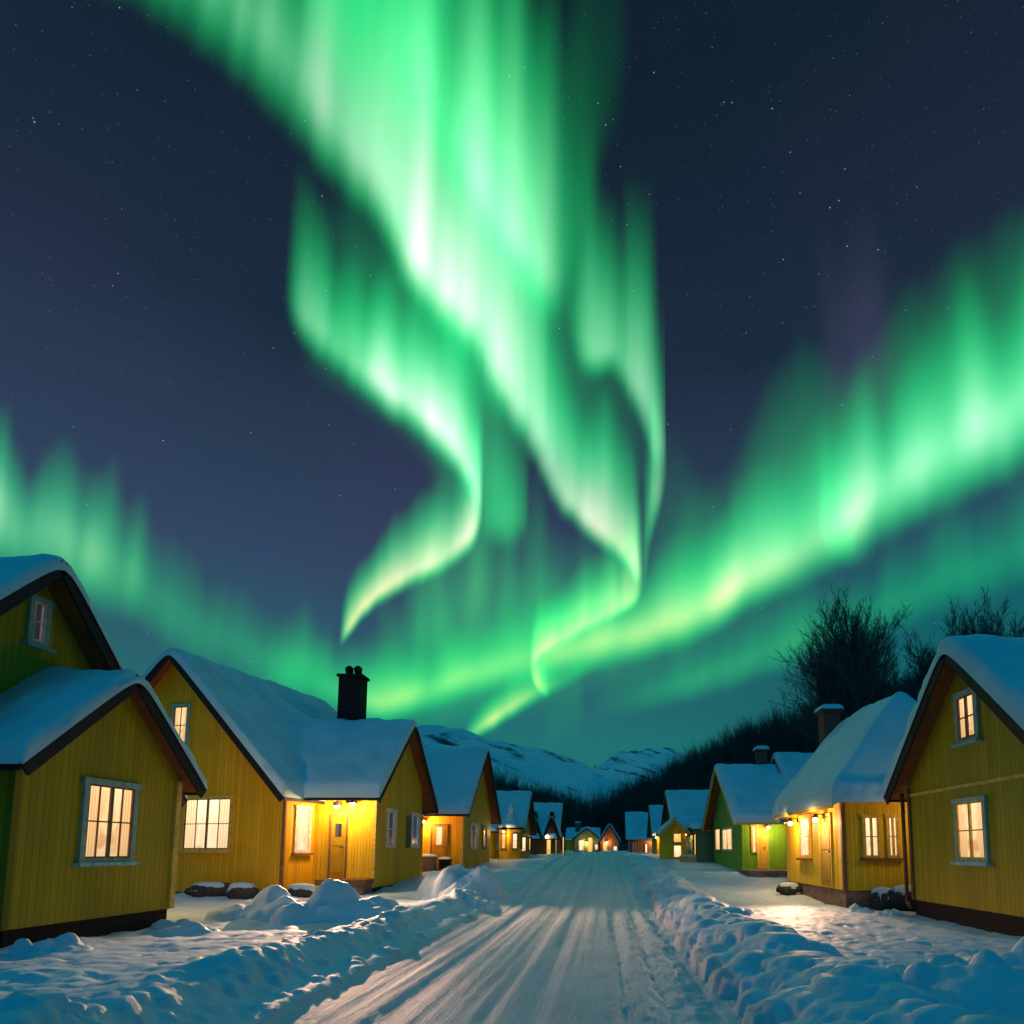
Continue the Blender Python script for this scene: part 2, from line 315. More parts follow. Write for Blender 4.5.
def dome(x, y, r, hh, flat=1.0, seed=0):
    i0, i1 = np.searchsorted(ys, [y - r * flat, y + r * flat]); j0, j1 = np.searchsorted(xs, [x - r, x + r])
    if i1 - i0 < 1 or j1 - j0 < 1: return
    sx = GX[i0:i1, j0:j1]; sy = GY[i0:i1, j0:j1]
    d = np.sqrt(((sx - x) / r) ** 2 + ((sy - y) / (r * flat)) ** 2) * (1 + .9 * fbm(sx * 1.6 / max(r, .12), sy * 1.6 / max(r, .12), 71 + seed, 4))
    b = np.sqrt(np.clip(1 - d * d, 0, 1)) * abs(hh)
    if hh > 0:
        ii = min(max(np.searchsorted(ys, y), 1), len(ys) - 1); jj = min(max(np.searchsorted(xs, x), 1), len(xs) - 1)
        hc = GH0[ii, jj] - hh * .3; GH[i0:i1, j0:j1] = np.maximum(GH[i0:i1, j0:j1], np.where(d < 1, np.minimum(hc, GH0[i0:i1, j0:j1] + .1) + b, -9))
    else: GH[i0:i1, j0:j1] -= b
for k in range(2100):                                            # clods thrown up by the plough
    side = random.random()
    y = 4.5 * (46 / 4.5) ** random.random()
    sc0 = min(1.0, .45 + y / 14)
    if side < .80: x = road_c(y) + max(2.5, random.gauss(3.1, .42)); r = random.choice((random.uniform(.03, .10), random.uniform(.05, .16), random.uniform(.12, .36))) * sc0
    else: x = road_c(y) + min(-2.45, random.gauss(-3.05, .4)); r = random.uniform(.03, .13) * sc0
    dome(x, y, r, r * random.uniform(.35, .75), random.uniform(.8, 1.3), k % 7)
for k in range(1300):                                             # crumbs and footprints in the yards
    y = 6 * (30 / 6) ** random.random(); x = random.choice((random.uniform(-9, -4.8), random.uniform(-9, -4.8), random.uniform(3.4, 7)))
    r = random.uniform(.04, .15); dome(x, y, r, random.choice((1, 1, -1)) * r * .3, random.uniform(.7, 1.4), k % 5)
def gh(x, y):
    i = min(max(np.searchsorted(ys, y), 1), len(ys) - 1); j = min(max(np.searchsorted(xs, x), 1), len(xs) - 1)
    return float(GH[i, j])
GV = np.stack([GX, GY, GH], -1).reshape(-1, 3)
fx = (GX[:-1, :-1] + GX[1:, 1:]) / 2; fy = (GY[:-1, :-1] + GY[1:, 1:]) / 2; fr_ = fx - road_c(fy); inY = (fy > -39) & (fy < 112)
k_road = (np.abs(fr_) < 2.42) & inY
k_lb = (fr_ <= -2.42) & (fr_ > -4.15) & (fy > -39) & (fy < 40); k_rb = (fr_ >= 2.42) & (fr_ < 4.0) & (fy > -39) & (fy < 60)
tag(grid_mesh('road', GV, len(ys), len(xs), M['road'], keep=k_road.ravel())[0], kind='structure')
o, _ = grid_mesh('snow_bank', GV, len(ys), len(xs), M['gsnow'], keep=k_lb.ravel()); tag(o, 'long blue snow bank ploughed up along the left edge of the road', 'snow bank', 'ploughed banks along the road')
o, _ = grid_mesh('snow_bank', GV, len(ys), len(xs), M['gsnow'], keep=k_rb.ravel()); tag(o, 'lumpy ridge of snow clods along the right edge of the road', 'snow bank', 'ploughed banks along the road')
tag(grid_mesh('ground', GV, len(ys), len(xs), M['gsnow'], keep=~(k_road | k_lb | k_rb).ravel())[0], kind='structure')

def snow_pile(x, y, rx, ry, hh, label, seed=0, rot=0.0, lumps=5):
    n = 46; a = np.linspace(-1.15, 1.15, n); U, V = np.meshgrid(a, a)
    rnd = random.Random(seed)
    d = np.sqrt(U * U + V * V) * (1 + .5 * fbm(U * 1.6 + seed, V * 1.6, seed, 3))
    H = np.clip(1 - d * d, 0, 1) ** .75 * .55
    for k in range(lumps):
        cu, cv, r = rnd.uniform(-.6, .6), rnd.uniform(-.55, .55), rnd.uniform(.25, .5)
        dd = ((U - cu) ** 2 + (V - cv) ** 2) / r ** 2
        H = np.maximum(H, np.sqrt(np.clip(1 - dd, 0, 1)) * rnd.uniform(.5, 1.0) * (1 - .45 * (cu * cu + cv * cv)))
    H = H + (fbm(U * 3, V * 3, seed + 5, 4) * .34 - np.abs(fbm(U * 2.2 + 7, V * 2.2, seed + 9, 3)) * .35 + .05) * (H > .02)
    X = U * rx; Y = V * ry; c, s = math.cos(rot), math.sin(rot)
    z0 = gh(x, y)
    P = np.stack([X * c - Y * s, X * s + Y * c, H * hh], -1).reshape(-1, 3)
    for q in P: q[2] += gh(x + q[0], y + q[1]) - z0 - .09 - .10 * (q[2] < .02 * hh)
    o, _ = grid_mesh('snow_pile', P, n, n, M['gsnow']); o.location = (x, y, z0)
    return tag(o, label, 'snow pile', 'shovelled snow piles by the houses')
snow_pile(-7.7, 15.3, 1.35, .9, .80, 'rounded snow heap left of the big heap below the porch of the yellow house', 1)
snow_pile(-6.0, 15.0, 1.5, 1.0, .92, 'big lumpy snow heap in front of the porch of the chimney house', 2, .2, 8)
snow_pile(-8.7, 16.2, .9, .7, .45, 'low snow heap against the wall below the double window of the chimney house', 3)
snow_pile(-4.7, 21.5, 1.45, 1.5, 1.05, 'tall pale snow heap at the road side before the third house on the left', 4, .3, 8)
snow_pile(-3.7, 18.6, .7, 1.0, .38, 'low snow heap at the end of the left bank, nearest the road', 8, .1, 6)
snow_pile(-8.5, 10.2, .55, .5, .34, 'small peaked snow heap at the plinth of the nearest left house', 5)
snow_pile(-8.2, 12.9, .8, .55, .38, 'flat snow heap near the far corner of the nearest left house', 6)
snow_pile(4.05, 7.3, 1.05, 1.0, .72, 'dark blue snow mound at the lower right in front of the nearest right house', 7, 0, 4)
snow_pile(5.5, 8.6, 1.1, .9, .60, 'smooth snow mound at the right frame edge below the nearest right house', 9, 0, 3)
snow_pile(-4.25, 4.8, .55, .5, .30, 'smooth snow mound in the lower left corner of the view', 10, 0, 2)
snow_pile(6.9, 16.1, .45, .4, .36, 'small round snow mound between the two yellow houses on the right, nearer the corner board', 12, 0, 1)
snow_pile(6.55, 17.0, .4, .35, .30, 'small round snow mound at the stone foot of the hip roofed house', 13, 0, 1)

# ------------------------------------------------------------------ houses
Z = np.array([0, 0, 1.0])
class Face:
    def __init__(s, c, n): s.c = np.array([c[0], c[1], 0.0]); s.n = np.array([n[0], n[1], 0.0]); s.a = np.array([-n[1], n[0], 0.0])
    def P(s, u, z, d=0.0): return s.c + s.a * u + Z * z + s.n * d
    def hit(s, px, py):
        d = ray(px, py); t = np.dot(s.c - EYE, s.n) / np.dot(d, s.n); p = EYE + d * t
        return float(np.dot(p - s.c, s.a)), float(p[2])
    def rect(s, x0, y0, x1, y1):
        xm, ym = (x0 + x1) / 2, (y0 + y1) / 2
        ua, ub = s.hit(x0, ym)[0], s.hit(x1, ym)[0]
        return min(ua, ub), max(ua, ub), s.hit(xm, y1)[1], s.hit(xm, y0)[1]
class House:
    def __init__(s, name, loc, label, cat='house', group='wooden houses along the snowy street'):
        s.root = empty(name, loc); s.off = np.array(loc, float); tag(s.root, label, cat, group)
    def part(s, name, mb, mat, parent=None, smooth=False):
        return mb.build(name, mat, parent or s.root, s.off, smooth)
class Block:
    def __init__(s, c, out, w, L, zb, he, hr, hip=0.0, hipb=0.0):
        s.c = np.array([c[0], c[1], 0.0]); o = np.array([out[0], out[1], 0.0]); s.o = o / np.linalg.norm(o); s.a = np.array([-s.o[1], s.o[0], 0.0])
        s.w, s.L, s.zb, s.he, s.hr, s.hip, s.hipb = w, L, zb, he, hr, hip, hipb; s.sl = (hr - he) / (w / 2)
    def P(s, u, t, z): return s.c + s.a * u - s.o * t + Z * z
    def front(s): return Face(s.c, s.o)
    def left(s): return Face(s.c - s.a * s.w / 2 - s.o * s.L / 2, -s.a)
    def right(s): return Face(s.c + s.a * s.w / 2 - s.o * s.L / 2, s.a)
    def top(s, u, t):
        h = s.hr - s.sl * np.abs(u)
        if s.hip: h = np.minimum(h, s.he + np.where(t > 0, (s.hr - s.he) / s.hip, .9) * t)
        if s.hipb: h = np.minimum(h, s.he + (s.hr - s.he) * (s.L - t) / s.hipb)
        return h
def walls(H, b, mat):
    w2 = b.w / 2; mb = MB(); zb, he, hr = b.zb, b.he, b.hr
    def fc(pts, us): mb.add(pts, [tuple(range(len(pts)))], [us])
    if b.hip: fc([b.P(-w2, 0, zb), b.P(w2, 0, zb), b.P(w2, 0, he), b.P(-w2, 0, he)], [(-w2, zb), (w2, zb), (w2, he), (-w2, he)])
    else: fc([b.P(-w2, 0, zb), b.P(w2, 0, zb), b.P(w2, 0, he), b.P(0, 0, hr), b.P(-w2, 0, he)], [(-w2, zb), (w2, zb), (w2, he), (0, hr), (-w2, he)])
    L = b.L
    fc([b.P(w2, L, zb), b.P(-w2, L, zb), b.P(-w2, L, he)] + ([] if b.hipb else [b.P(0, L, hr)]) + [b.P(w2, L, he)], [(w2, zb), (-w2, zb), (-w2, he)] + ([] if b.hipb else [(0, hr)]) + [(w2, he)])
    fc([b.P(w2, 0, zb), b.P(w2, L, zb), b.P(w2, L, he), b.P(w2, 0, he)], [(0, zb), (L, zb), (L, he), (0, he)])
    fc([b.P(-w2, L, zb), b.P(-w2, 0, zb), b.P(-w2, 0, he), b.P(-w2, L, he)], [(L, zb), (0, zb), (0, he), (L, he)])
    return H.part('wall', mb, mat)
def plinth(H, b, mat, depth=1.2, ins=.02):
    mb = MB(); mb.box(b.P(0, b.L / 2, b.zb - depth / 2), (b.a, b.o, Z), (b.w / 2 - ins, b.L / 2 - ins, depth / 2)); return H.part('plinth', mb, mat)
def roof(H, b, oe=.4, ov=.35, ovb=None, T=.24, th=.12, soff=None, barge=None, seed=0, wave=.5, rk=.22, blend=None, nu=61, nv=49, sag=0.0, lift=.0):
    ovb = ov if ovb is None else ovb; w2 = b.w / 2 + oe; mb = MB()
    nt_ = 2 if not (b.hip or b.hipb) else 40
    # slab: a board layer following the planes
    us = np.array([-w2, 0, w2]) if nt_ == 2 else np.linspace(-w2, w2, 41)
    ts = np.linspace(-ov, b.L + ovb, nt_); n = len(us)
    vs = []; 
    for dz in (0, th):
        for t in ts:
            for u in us: vs.append(b.P(u, t, float(b.top(u, t)) + dz))
    K = len(ts) * n; fs = []
    for i in range(len(ts) - 1):
        for j in range(n - 1):
            q = (i * n + j, i * n + j + 1, (i + 1) * n + j + 1, (i + 1) * n + j)
            fs.append(q); fs.append(tuple(K + k for k in q[::-1]))
    for i in range(len(ts) - 1):
        for j in (0, n - 1):
            q = (i * n + j, (i + 1) * n + j, K + (i + 1) * n + j, K + i * n + j); fs.append(q if j == 0 else q[::-1])
    for j in range(n - 1):
        for i in (0, len(ts) - 1):
            q = (i * n + j, K + i * n + j, K + i * n + j + 1, i * n + j + 1); fs.append(q if i == 0 else q[::-1])
    mb.add(vs, fs); ro = H.part('roof', mb, soff or M['soffit'])
    # barge boards on the gable verges, fascia boards on the eaves
    bm_ = barge or M['dark']
    for (t, hp) in ((-ov - .022, b.hip), (b.L + ovb + .022, b.hipb)):
        if hp: continue
        for sg in (-1, 1):
            p = b.P(0, t, b.hr + .02); q = b.P(sg * (w2 + .02), t, b.hr - b.sl * (w2 + .02) + .02); d = q - p; Lg = np.linalg.norm(d); d /= Lg; nrm = np.cross(d, b.o); nrm *= np.sign(nrm[2])
            m2 = MB(); m2.box((p + q) / 2 - nrm * .05, (d, b.o, nrm), (Lg / 2, .022, .12)); H.part('bargeboard', m2, bm_)
    for sg in (-1, 1):
        z = b.hr - b.sl * w2 + .03; m2 = MB(); m2.box(b.P(sg * (w2 + .018), (b.L + ovb - ov) / 2, z), (b.a, b.o, Z), (.018, (b.L + ov + ovb) / 2 - .01, .085)); H.part('fascia', m2, bm_)
    # the snow load, a sub-part of the roof
    W = w2 + .06; a = np.linspace(-1, 1, nu); uu = np.sign(a) * (1 - (1 - np.abs(a)) ** 1.25) * W
    c = np.linspace(-1, 1, nv); cc = np.sign(c) * (1 - (1 - np.abs(c)) ** 1.5); f0, f1 = -ov - .07, b.L + ovb + .05; tt = (f0 + f1) / 2 + cc * (f1 - f0) / 2
    U, TT = np.meshgrid(uu, tt)
    us_ = np.sqrt(U * U + rk * rk) - rk * .4
    hh = b.hr - b.sl * us_
    def smin(p, q, k=.3): 
        h_ = np.clip(.5 + .5 * (q - p) / k, 0, 1); return q * (1 - h_) + p * h_ - k * h_ * (1 - h_)
    if b.hip: hh = smin(hh, b.he + np.where(TT > 0, (b.hr - b.he) / b.hip, .9) * TT)
    if b.hipb: hh = smin(hh, b.he + (b.hr - b.he) * (b.L - TT) / b.hipb)
    P0 = b.P(0, 0, 0); PX = P0[0] + b.a[0] * U - b.o[0] * TT; PY = P0[1] + b.a[1] * U - b.o[1] * TT
    ed = np.minimum(W - np.abs(U), np.minimum(TT - f0, f1 - TT)); r = .16; ed = np.where(ed > .002, np.maximum(ed + fbm(PX * 3.3, PY * 3.3 + seed, 97, 3) * .16, .01), 0)
    prof = np.sqrt(np.clip(1 - (1 - np.clip(ed / r, 0, 1)) ** 2, 0, 1))
    lum = fbm(PX * .9 + seed, PY * .9, 80 + seed, 3) * wave * .5 + fbm(PX * 3, PY * 3, 90 + seed, 3) * .07
    slide = 1 + .35 * np.abs(U) / W
    hz = hh + th * .6 + np.maximum(T * slide + lum * sstep(0, .5, ed) + fbm(PX * 2, PY * 2, 95, 2) * .12, .05) * prof - sag * np.sin(np.clip((TT - f0) / (f1 - f0), 0, 1) * math.pi) * (1 - np.abs(U) / W)
    if blend is not None:
        ob, oth = blend; D = np.stack([PX, PY], -1) - ob.c[:2]; u2 = D @ ob.a[:2]; t2 = -(D @ ob.o[:2])
        z2 = ob.hr - ob.sl * (np.sqrt(u2 * u2 + .06) - .08) + oth + ov * 0
        ins = (np.abs(u2) < ob.w / 2 + .3) & (t2 > .4)
        k = 1.1; h_ = np.clip(.5 + .5 * (z2 - hz) / k, 0, 1); sm = hz * (1 - h_) + z2 * h_ + k * h_ * (1 - h_)
        wt = sstep(0, .8, t2) * sstep(0, .6, ob.w / 2 + .3 - np.abs(u2)) * sstep(0, .4, ed)
        hz = hz + (np.maximum(sm, hz) - hz) * wt
    # skirt down to the boards round the rim
    V = np.stack([PX, PY, hz], -1)
    V = np.pad(V, ((1, 1), (1, 1), (0, 0)), mode='edge'); 
    rim = np.zeros(V.shape[:2], bool); rim[0] = rim[-1] = True; rim[:, 0] = rim[:, -1] = True
    V[rim, 2] -= .05
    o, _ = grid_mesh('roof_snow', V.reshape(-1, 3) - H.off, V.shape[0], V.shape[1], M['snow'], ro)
    return ro
def fbox(mb, f, u0, u1, z0, z1, d0, d1):
    mb.box(f.P((u0 + u1) / 2, (z0 + z1) / 2, (d0 + d1) / 2), (f.a, Z, f.n), ((u1 - u0) / 2, (z1 - z0) / 2, (d1 - d0) / 2))
def window(H, f, rc, cols=2, rows=2, mat='lit', trim='trim', sash='trim', sill='trim', sub=1, cw=.09, label=None, vb=()):
    """rc = u0,u1,z0,z1 of the outer casing"""
    u0, u1, z0, z1 = rc; mb = MB()
    fbox(mb, f, u0, u0 + cw, z0, z1, -.02, .06); fbox(mb, f, u1 - cw, u1, z0, z1, -.02, .06)
    fbox(mb, f, u0 - .03, u1 + .03, z1, z1 + cw, -.02, .075); fbox(mb, f, u0 + cw, u1 - cw, z0, z0 + cw * .7, -.02, .055)
    wo_ = H.part('window', mb, M[trim])
    if label: wo_['label'] = label
    a0, a1, b0, b1 = u0 + cw, u1 - cw, z0 + cw * .7, z1
    mb = MB(); mb.add([f.P(a0, b0, .012), f.P(a1, b0, .012), f.P(a1, b1, .012), f.P(a0, b1, .012)], [(0, 1, 2, 3)], [[(0, 0), (1, 0), (1, 1), (0, 1)]])
    H.part('pane', mb, M[mat], wo_)
    mb = MB(); s = .03
    fbox(mb, f, a0, a0 + s, b0, b1, .015, .05); fbox(mb, f, a1 - s, a1, b0, b1, .015, .05)
    fbox(mb, f, a0 + s, a1 - s, b1 - s, b1, .015, .05); fbox(mb, f, a0 + s, a1 - s, b0, b0 + s, .015, .05)
    for k in range(1, cols):
        u = a0 + (a1 - a0) * k / cols; fbox(mb, f, u - .035, u + .035, b0 + s, b1 - s, .015, .053)
    for k in range(1, rows):
        z = b0 + (b1 - b0) * k / rows; fbox(mb, f, a0 + s, a1 - s, z - .013, z + .013, .015, .038)
    for c_ in range(cols):
        for k in range(1, sub + 0 if sub > 1 else 1):
            u = a0 + (a1 - a0) * (c_ + k / sub) / cols; fbox(mb, f, u - .012, u + .012, b0 + s, b1 - s, .015, .036)
    H.part('sash', mb, M[sash], wo_)
    if sill:
        mb = MB(); fbox(mb, f, u0 - .07, u1 + .07, z0 - .07, z0 - .001, -.02, .14); H.part('sill', mb, M[sill], wo_)
    return wo_
def door(H, f, rc, mat, win=None, wmat='dim', trim='btrim', hside=1):
    u0, u1, z0, z1 = rc; mb = MB()
    fbox(mb, f, u0 + .06, u1 - .06, z0, z1 - .06, -.01, .03)
    for (za, zb_) in ((.08, .42), (.5, .9)):
        fbox(mb, f, u0 + .16, u1 - .16, z0 + (z1 - z0) * za, z0 + (z1 - z0) * zb_ - .05, .031, .042)
    d = H.part('door', mb, mat)
    mb = MB(); fbox(mb, f, u0, u0 + .06, z0, z1, -.01, .055); fbox(mb, f, u1 - .06, u1, z0, z1, -.01, .055); fbox(mb, f, u0 + .06, u1 - .06, z1 - .06, z1, -.01, .055)
    H.part('door_frame', mb, M[trim], d)
    mb = MB(); uh = u1 - .15 if hside > 0 else u0 + .15; zh = z0 + (z1 - z0) * .47
    mb.tube(f.P(uh, zh, .04), f.P(uh, zh, .1), .02, .02); mb.tube(f.P(uh, zh, .09), f.P(uh - .1 * hside, zh, .09), .013, .013); H.part('handle', mb, M['metal'], d)
    if win:
        a0, a1, b0, b1 = win; mb = MB()
        mb.add([f.P(a0, b0, .047), f.P(a1, b0, .047), f.P(a1, b1, .047), f.P(a0, b1, .047)], [(0, 1, 2, 3)], [[(0, 0), (.5, 0), (.5, .8), (0, .8)]]); H.part('pane', mb, M[wmat], d)
    return d
def corner_board(H, p, z0, z1, mat='ytrim', r=.06):
    mb = MB(); mb.box((p[0], p[1], (z0 + z1) / 2), ((1, 0, 0), (0, 1, 0), (0, 0, 1)), (r, r, (z1 - z0) / 2)); return H.part('corner_board', mb, M[mat])
def downpipe(H, p, z0, z1, r=.045, mat='btrim'):
    mb = MB(); mb.tube((p[0], p[1], z0 + .12), (p[0], p[1], z1), r, r, 10); mb.tube((p[0], p[1], z0 + .14), (p[0], p[1] - .18, z0), r, r, 10)
    for z in (z0 + .7, z1 - .5): mb.tube((p[0], p[1], z), (p[0], p[1], z + .05), r + .012, r + .012, 10)
    return H.part('downpipe', mb, M[mat], None, True)
def lamp(H, p, n, power, col=(1, .62, .27), rad=.07, spot=None, mat='metal'):
    p = np.array(p, float); n = np.array([n[0], n[1], 0.0]); mb = MB()
    mb.tube(p - n * .22 + Z * .12, p + Z * .12, .018, .018, 8); mb.tube(p + Z * .02, p + Z * .14, .10, .03, 12); mb.tube(p - n * .235 + Z * .06, p - n * .215 + Z * .06, .07, .07, 10)
    lo = H.part('porch_lamp', mb, M[mat])
    mb = MB(); n_ = 8
    for k in range(n_):
        a0 = -math.pi / 2 + math.pi * k / n_; a1 = a0 + math.pi / n_
        mb.tube(p - Z * .04 + Z * .075 * math.sin(a0), p - Z * .04 + Z * .075 * math.sin(a1), .075 * math.cos(a0) + 1e-4, .075 * math.cos(a1) + 1e-4, 14, False)
    H.part('bulb', mb, M['bulb'], lo, True)
    ld = bpy.data.lights.new('lamp_light', 'POINT'); ld.energy = power; ld.color = col; ld.shadow_soft_size = rad
    l = bpy.data.objects.new('lamp_light', ld); COL.objects.link(l); l.parent = lo; l.location = p - H.off + n * .16 - Z * .1
    if spot:
        tgt, pw, ang = spot; ld = bpy.data.lights.new('lamp_beam', 'SPOT'); ld.energy = pw; ld.color = (1, .55, .34); ld.spot_size = R(ang); ld.spot_blend = 1.0; ld.shadow_soft_size = .015
        l = bpy.data.objects.new('lamp_beam', ld); COL.objects.link(l); l.parent = lo; q = p + n * .2 - Z * .02; l.location = q - H.off
        dh = np.array(tgt) - q; dh[2] = 0; dh /= np.linalg.norm(dh); sd_ = np.array([-dh[1], dh[0], 0.0])     # visor added to block the beam from the house opposite
        mb = MB(); mb.box(q + dh * .13 + Z * .045, (dh, sd_, Z), (.008, .13, .062)); mb.box(q + dh * .05 + Z * .112, (dh, sd_, Z), (.09, .13, .006)); H.part('beam_blocker', mb, M[mat], lo)
        l.rotation_euler = Vector(np.array(tgt) - q).to_track_quat('-Z', 'Y').to_euler()
    return lo
def chimney(H, p, wx, wy, z0, z1, mat, style='cowl'):
    x, y = p; mb = MB(); mb.box((x, y, (z0 + z1) / 2), ((1, 0, 0), (0, 1, 0), (0, 0, 1)), (wx / 2, wy / 2, (z1 - z0) / 2))
    ch = H.part('chimney', mb, M[mat])
    mb = MB(); mb.box((x, y, z1 + .05), ((1, 0, 0), (0, 1, 0), (0, 0, 1)), (wx / 2 + .07, wy / 2 + .07, .05)); H.part('chimney_cap', mb, M[mat], ch)
    if style == 'cowl':
        for sx in (-.2, .2):
            mb = MB(); mb.tube((x + sx * wx, y, z1 + .1), (x + sx * wx, y, z1 + .28), .06, .06, 10)
            mb.tube((x + sx * wx, y, z1 + .24), (x + sx * wx, y, z1 + .44), .15, .17, 12); mb.tube((x + sx * wx, y, z1 + .44), (x + sx * wx, y, z1 + .53), .17, .07, 12)
            H.part('chimney_pot', mb, M[mat], ch)
    else:
        n = 15; a = np.linspace(-1, 1, n); U, V = np.meshgrid(a, a); hgt = np.sqrt(np.clip(1 - np.maximum(np.abs(U), np.abs(V)) ** 2.4, 0, 1)) * .24
        P = np.stack([x + U * (wx / 2 + .13), y + V * (wy / 2 + .13), z1 + .1 + hgt], -1).reshape(-1, 3) - H.off
        grid_mesh('chimney_snow', P, n, n, M['snow'], ch)
    return ch

# ---- nearest house on the left: tall block, and the lower wing in front of it
H = House('yellow_house', (-10.5, 12.4, .1), 'nearest yellow house on the left, low gabled wing with lit double window')
main = Block((-10.62, 11.6), (1, 0), 7.2, 8, .45, 3.2, 6.98)
walls(H, main, M['olive']); plinth(H, main, M['plinth']); roof(H, main, .35, .5, .3, .22, seed=1)
wing = Block((-9.4, 12.25), (1, 0), 3.86, 1.5, .45, 3.28, 4.98)
walls(H, wing, M['olive']); plinth(H, wing, M['plinth']); roof(H, wing, .34, .36, -.05, .22, seed=2)
f = main.front(); window(H, f, f.rect(26, 602, 48, 646), 1, 2, 'dim', 'trim', 'white', 'trim', 1, .1, 'small dim gable window')
f = wing.front(); window(H, f, f.rect(79, 786, 134, 862), 2, 2, 'lit', 'trim', 'btrim', 'teal', 2, .11)
corner_board(H, (-9.42, 14.2), .45, 3.2, 'ytrim', .075); corner_board(H, (-9.42, 10.3), .45, 3.2, 'olive', .06)

lamp(H, (-10.95, 15.5, 2.9), (0, 1), 200)

# ---- second house on the left: cross gables, porch, black chimney
H = House('yellow_house', (-10.5, 24.5, .1), 'yellow chimney house with lamplit porch and two gables, second on the left')
ang = R(13); d_ = np.array([math.sin(ang), math.cos(ang)]); n_ = np.array([-d_[1], d_[0]])
c1 = np.array([-10.37, 20.95]); wA = 9.0
A = Block(tuple(c1 + n_ * wA / 2), tuple(-d_), wA, 9.0, .32, 3.62, 8.4, hipb=1.6)
B = Block((-7.95, 25.2), (1, 0), 5.6, 3.5, .42, 4.23, 6.62)
walls(H, A, M['ochre']); plinth(H, A, M['plinth']); walls(H, B, M['yellow']); plinth(H, B, M['plinth'])
roof(H, A, .28, .42, -.2, .24, seed=3, blend=(B, .30), nu=101, nv=81); roof(H, B, 1.0, .42, -.1, .26, seed=4)
f = A.front(); window(H, f, f.rect(183, 799, 233, 851), 2, 2, 'litw', 'ytrim', 'btrim', 'ytrim', 2, .1); window(H, f, f.rect(172, 707, 190, 746), 1, 2, 'lit', 'trim', 'btrim', None, 2, .1, 'small lit gable window')
f = A.right(); window(H, f, f.rect(294, 808, 310, 853), 1, 2, 'litw', 'white', 'white', 'btrim', 1, .08)
corner_board(H, (c1[0] + .02, c1[1] - .02), .3, 3.5, 'btrim', .05)
f = B.left(); rc = f.rect(329, 816, 346, 885); door(H, f, (rc[0], rc[1] + .05, .75, 2.95), M['gold'], (rc[0] + .2, rc[0] + .42, 2.15, 2.6))
mb = MB(); fbox(mb, f, rc[0] - .05, f.hit(374, 890)[0], .55, .73, .0, .9); H.part('porch_step', mb, M['btrim'])
mb = MB(); fbox(mb, f, rc[0] + .05, f.hit(372, 890)[0], .0, .55, .0, .8); H.part('porch_base', mb, M['stone'])
mb = MB(); lc = f.rect(347, 812, 374, 884); fbox(mb, f, lc[0], lc[1] - .02, .74, 3.2, .005, .035); 
mb.uv = [(v[0] * 1.0, v[2]) for fc_ in mb.f for v in (mb.v[i] for i in fc_)]; H.part('wall_panel', mb, M['gold'])
corner_board(H, (-7.95, 22.4), .42, 4.1, 'ytrim', .05)
f = B.front(); window(H, f, f.rect(386, 812, 395, 848), 1, 2, 'dim', 'white', 'white', None, 1, .13); window(H, f, f.rect(410, 816, 419, 848), 1, 2, 'dim', 'white', 'white', None, 1, .13)
mb = MB(); rc = f.rect(407, 816, 410, 848); fbox(mb, f, rc[0] - .1, rc[1], rc[2], rc[3], 0, .05); H.part('shutter', mb, M['greygreen'])
lamp(H, (-9.15, 22.08, 3.22), (0, -1), 130, spot=((-1.4, 15.4, 0), 5200, 54)); lamp(H, (-8.62, 22.08, 3.3), (0, -1), 90, spot=((-6.2, 11.5, 0), 8000, 36))
chimney(H, (-10.45, 26.3), .9, .75, 5.6, 8.75, 'chim')

# ---- third house on the left
g3 = .75
H = House('yellow_house', (-9.5, 35.5, .6), 'third yellow house on the left, lamplit door and steep green lit gable')
b = Block((-6.95, 35.3), (1, 0), 7.6, 7.5, g3 + .1, 4.08, 7.2); walls(H, b, M['ochre']); plinth(H, b, M['plinth']); roof(H, b, .9, .45, .3, .22, seed=5, soff=M['soffit'])
f = b.left(); rc = f.rect(430.5, 818, 446, 874); door(H, f, (rc[0], rc[1] + .1, g3 + .12, 2.95), M['ochre'], (rc[0] + .28, rc[1] - .2, 1.95, 2.8), 'litw')
f = b.front(); window(H, f, f.rect(470, 825, 476.5, 850), 1, 2, 'dim', 'white', 'white', None, 1, .12); window(H, f, f.rect(482, 828, 486, 849), 1, 2, 'dim', 'greygreen', 'greygreen', None, 1, .12)
corner_board(H, (-6.95, 31.5), g3 + .1, 4.0, 'ytrim', .06)
lamp(H, (-8.75, 31.2, 3.1), (0, -1), 150)
mb = MB(); f = b.left(); rc = f.rect(430, 818, 447, 874); fbox(mb, f, rc[0] - .3, rc[1] + .4, g3 - .2, g3 + .08, .0, .9); H.part('porch_step', mb, M['stone'])

# ---- fourth house on the left, pointed porch turret
H = House('yellow_house', (-7, 46.5, 1.0), 'fourth house on the left with pointed snowy turret over its lit porch')
b = Block((-5.75, 46.3), (1, 0), 6.4, 6, 1.1, 3.2, 5.75); walls(H, b, M['ochre']); plinth(H, b, M['plinth']); roof(H, b, .4, .4, .3, .2, seed=6)
mb = MB(); mb2 = MB(); tx, ty = -6.15, 42.1
for k in range(6):
    a0, a1 = R(60 * k + 30), R(60 * k + 90); rr = .78
    p0, p1 = (tx + rr * math.cos(a0), ty + rr * math.sin(a0)), (tx + rr * math.cos(a1), ty + rr * math.sin(a1))
    mb.add([(*p0, .6), (*p1, .6), (*p1, 3.05), (*p0, 3.05)], [(0, 1, 2, 3)], [[(0, 0), (.78, 0), (.78, 2.4), (0, 2.4)]])
H.part('turret_wall', mb, M['ochre'])
mb.__init__()
mb.tube((tx, ty, 3.0), (tx, ty, 3.1), 1.0, 1.0, 6); tr = H.part('turret_roof', mb, M['dark'])
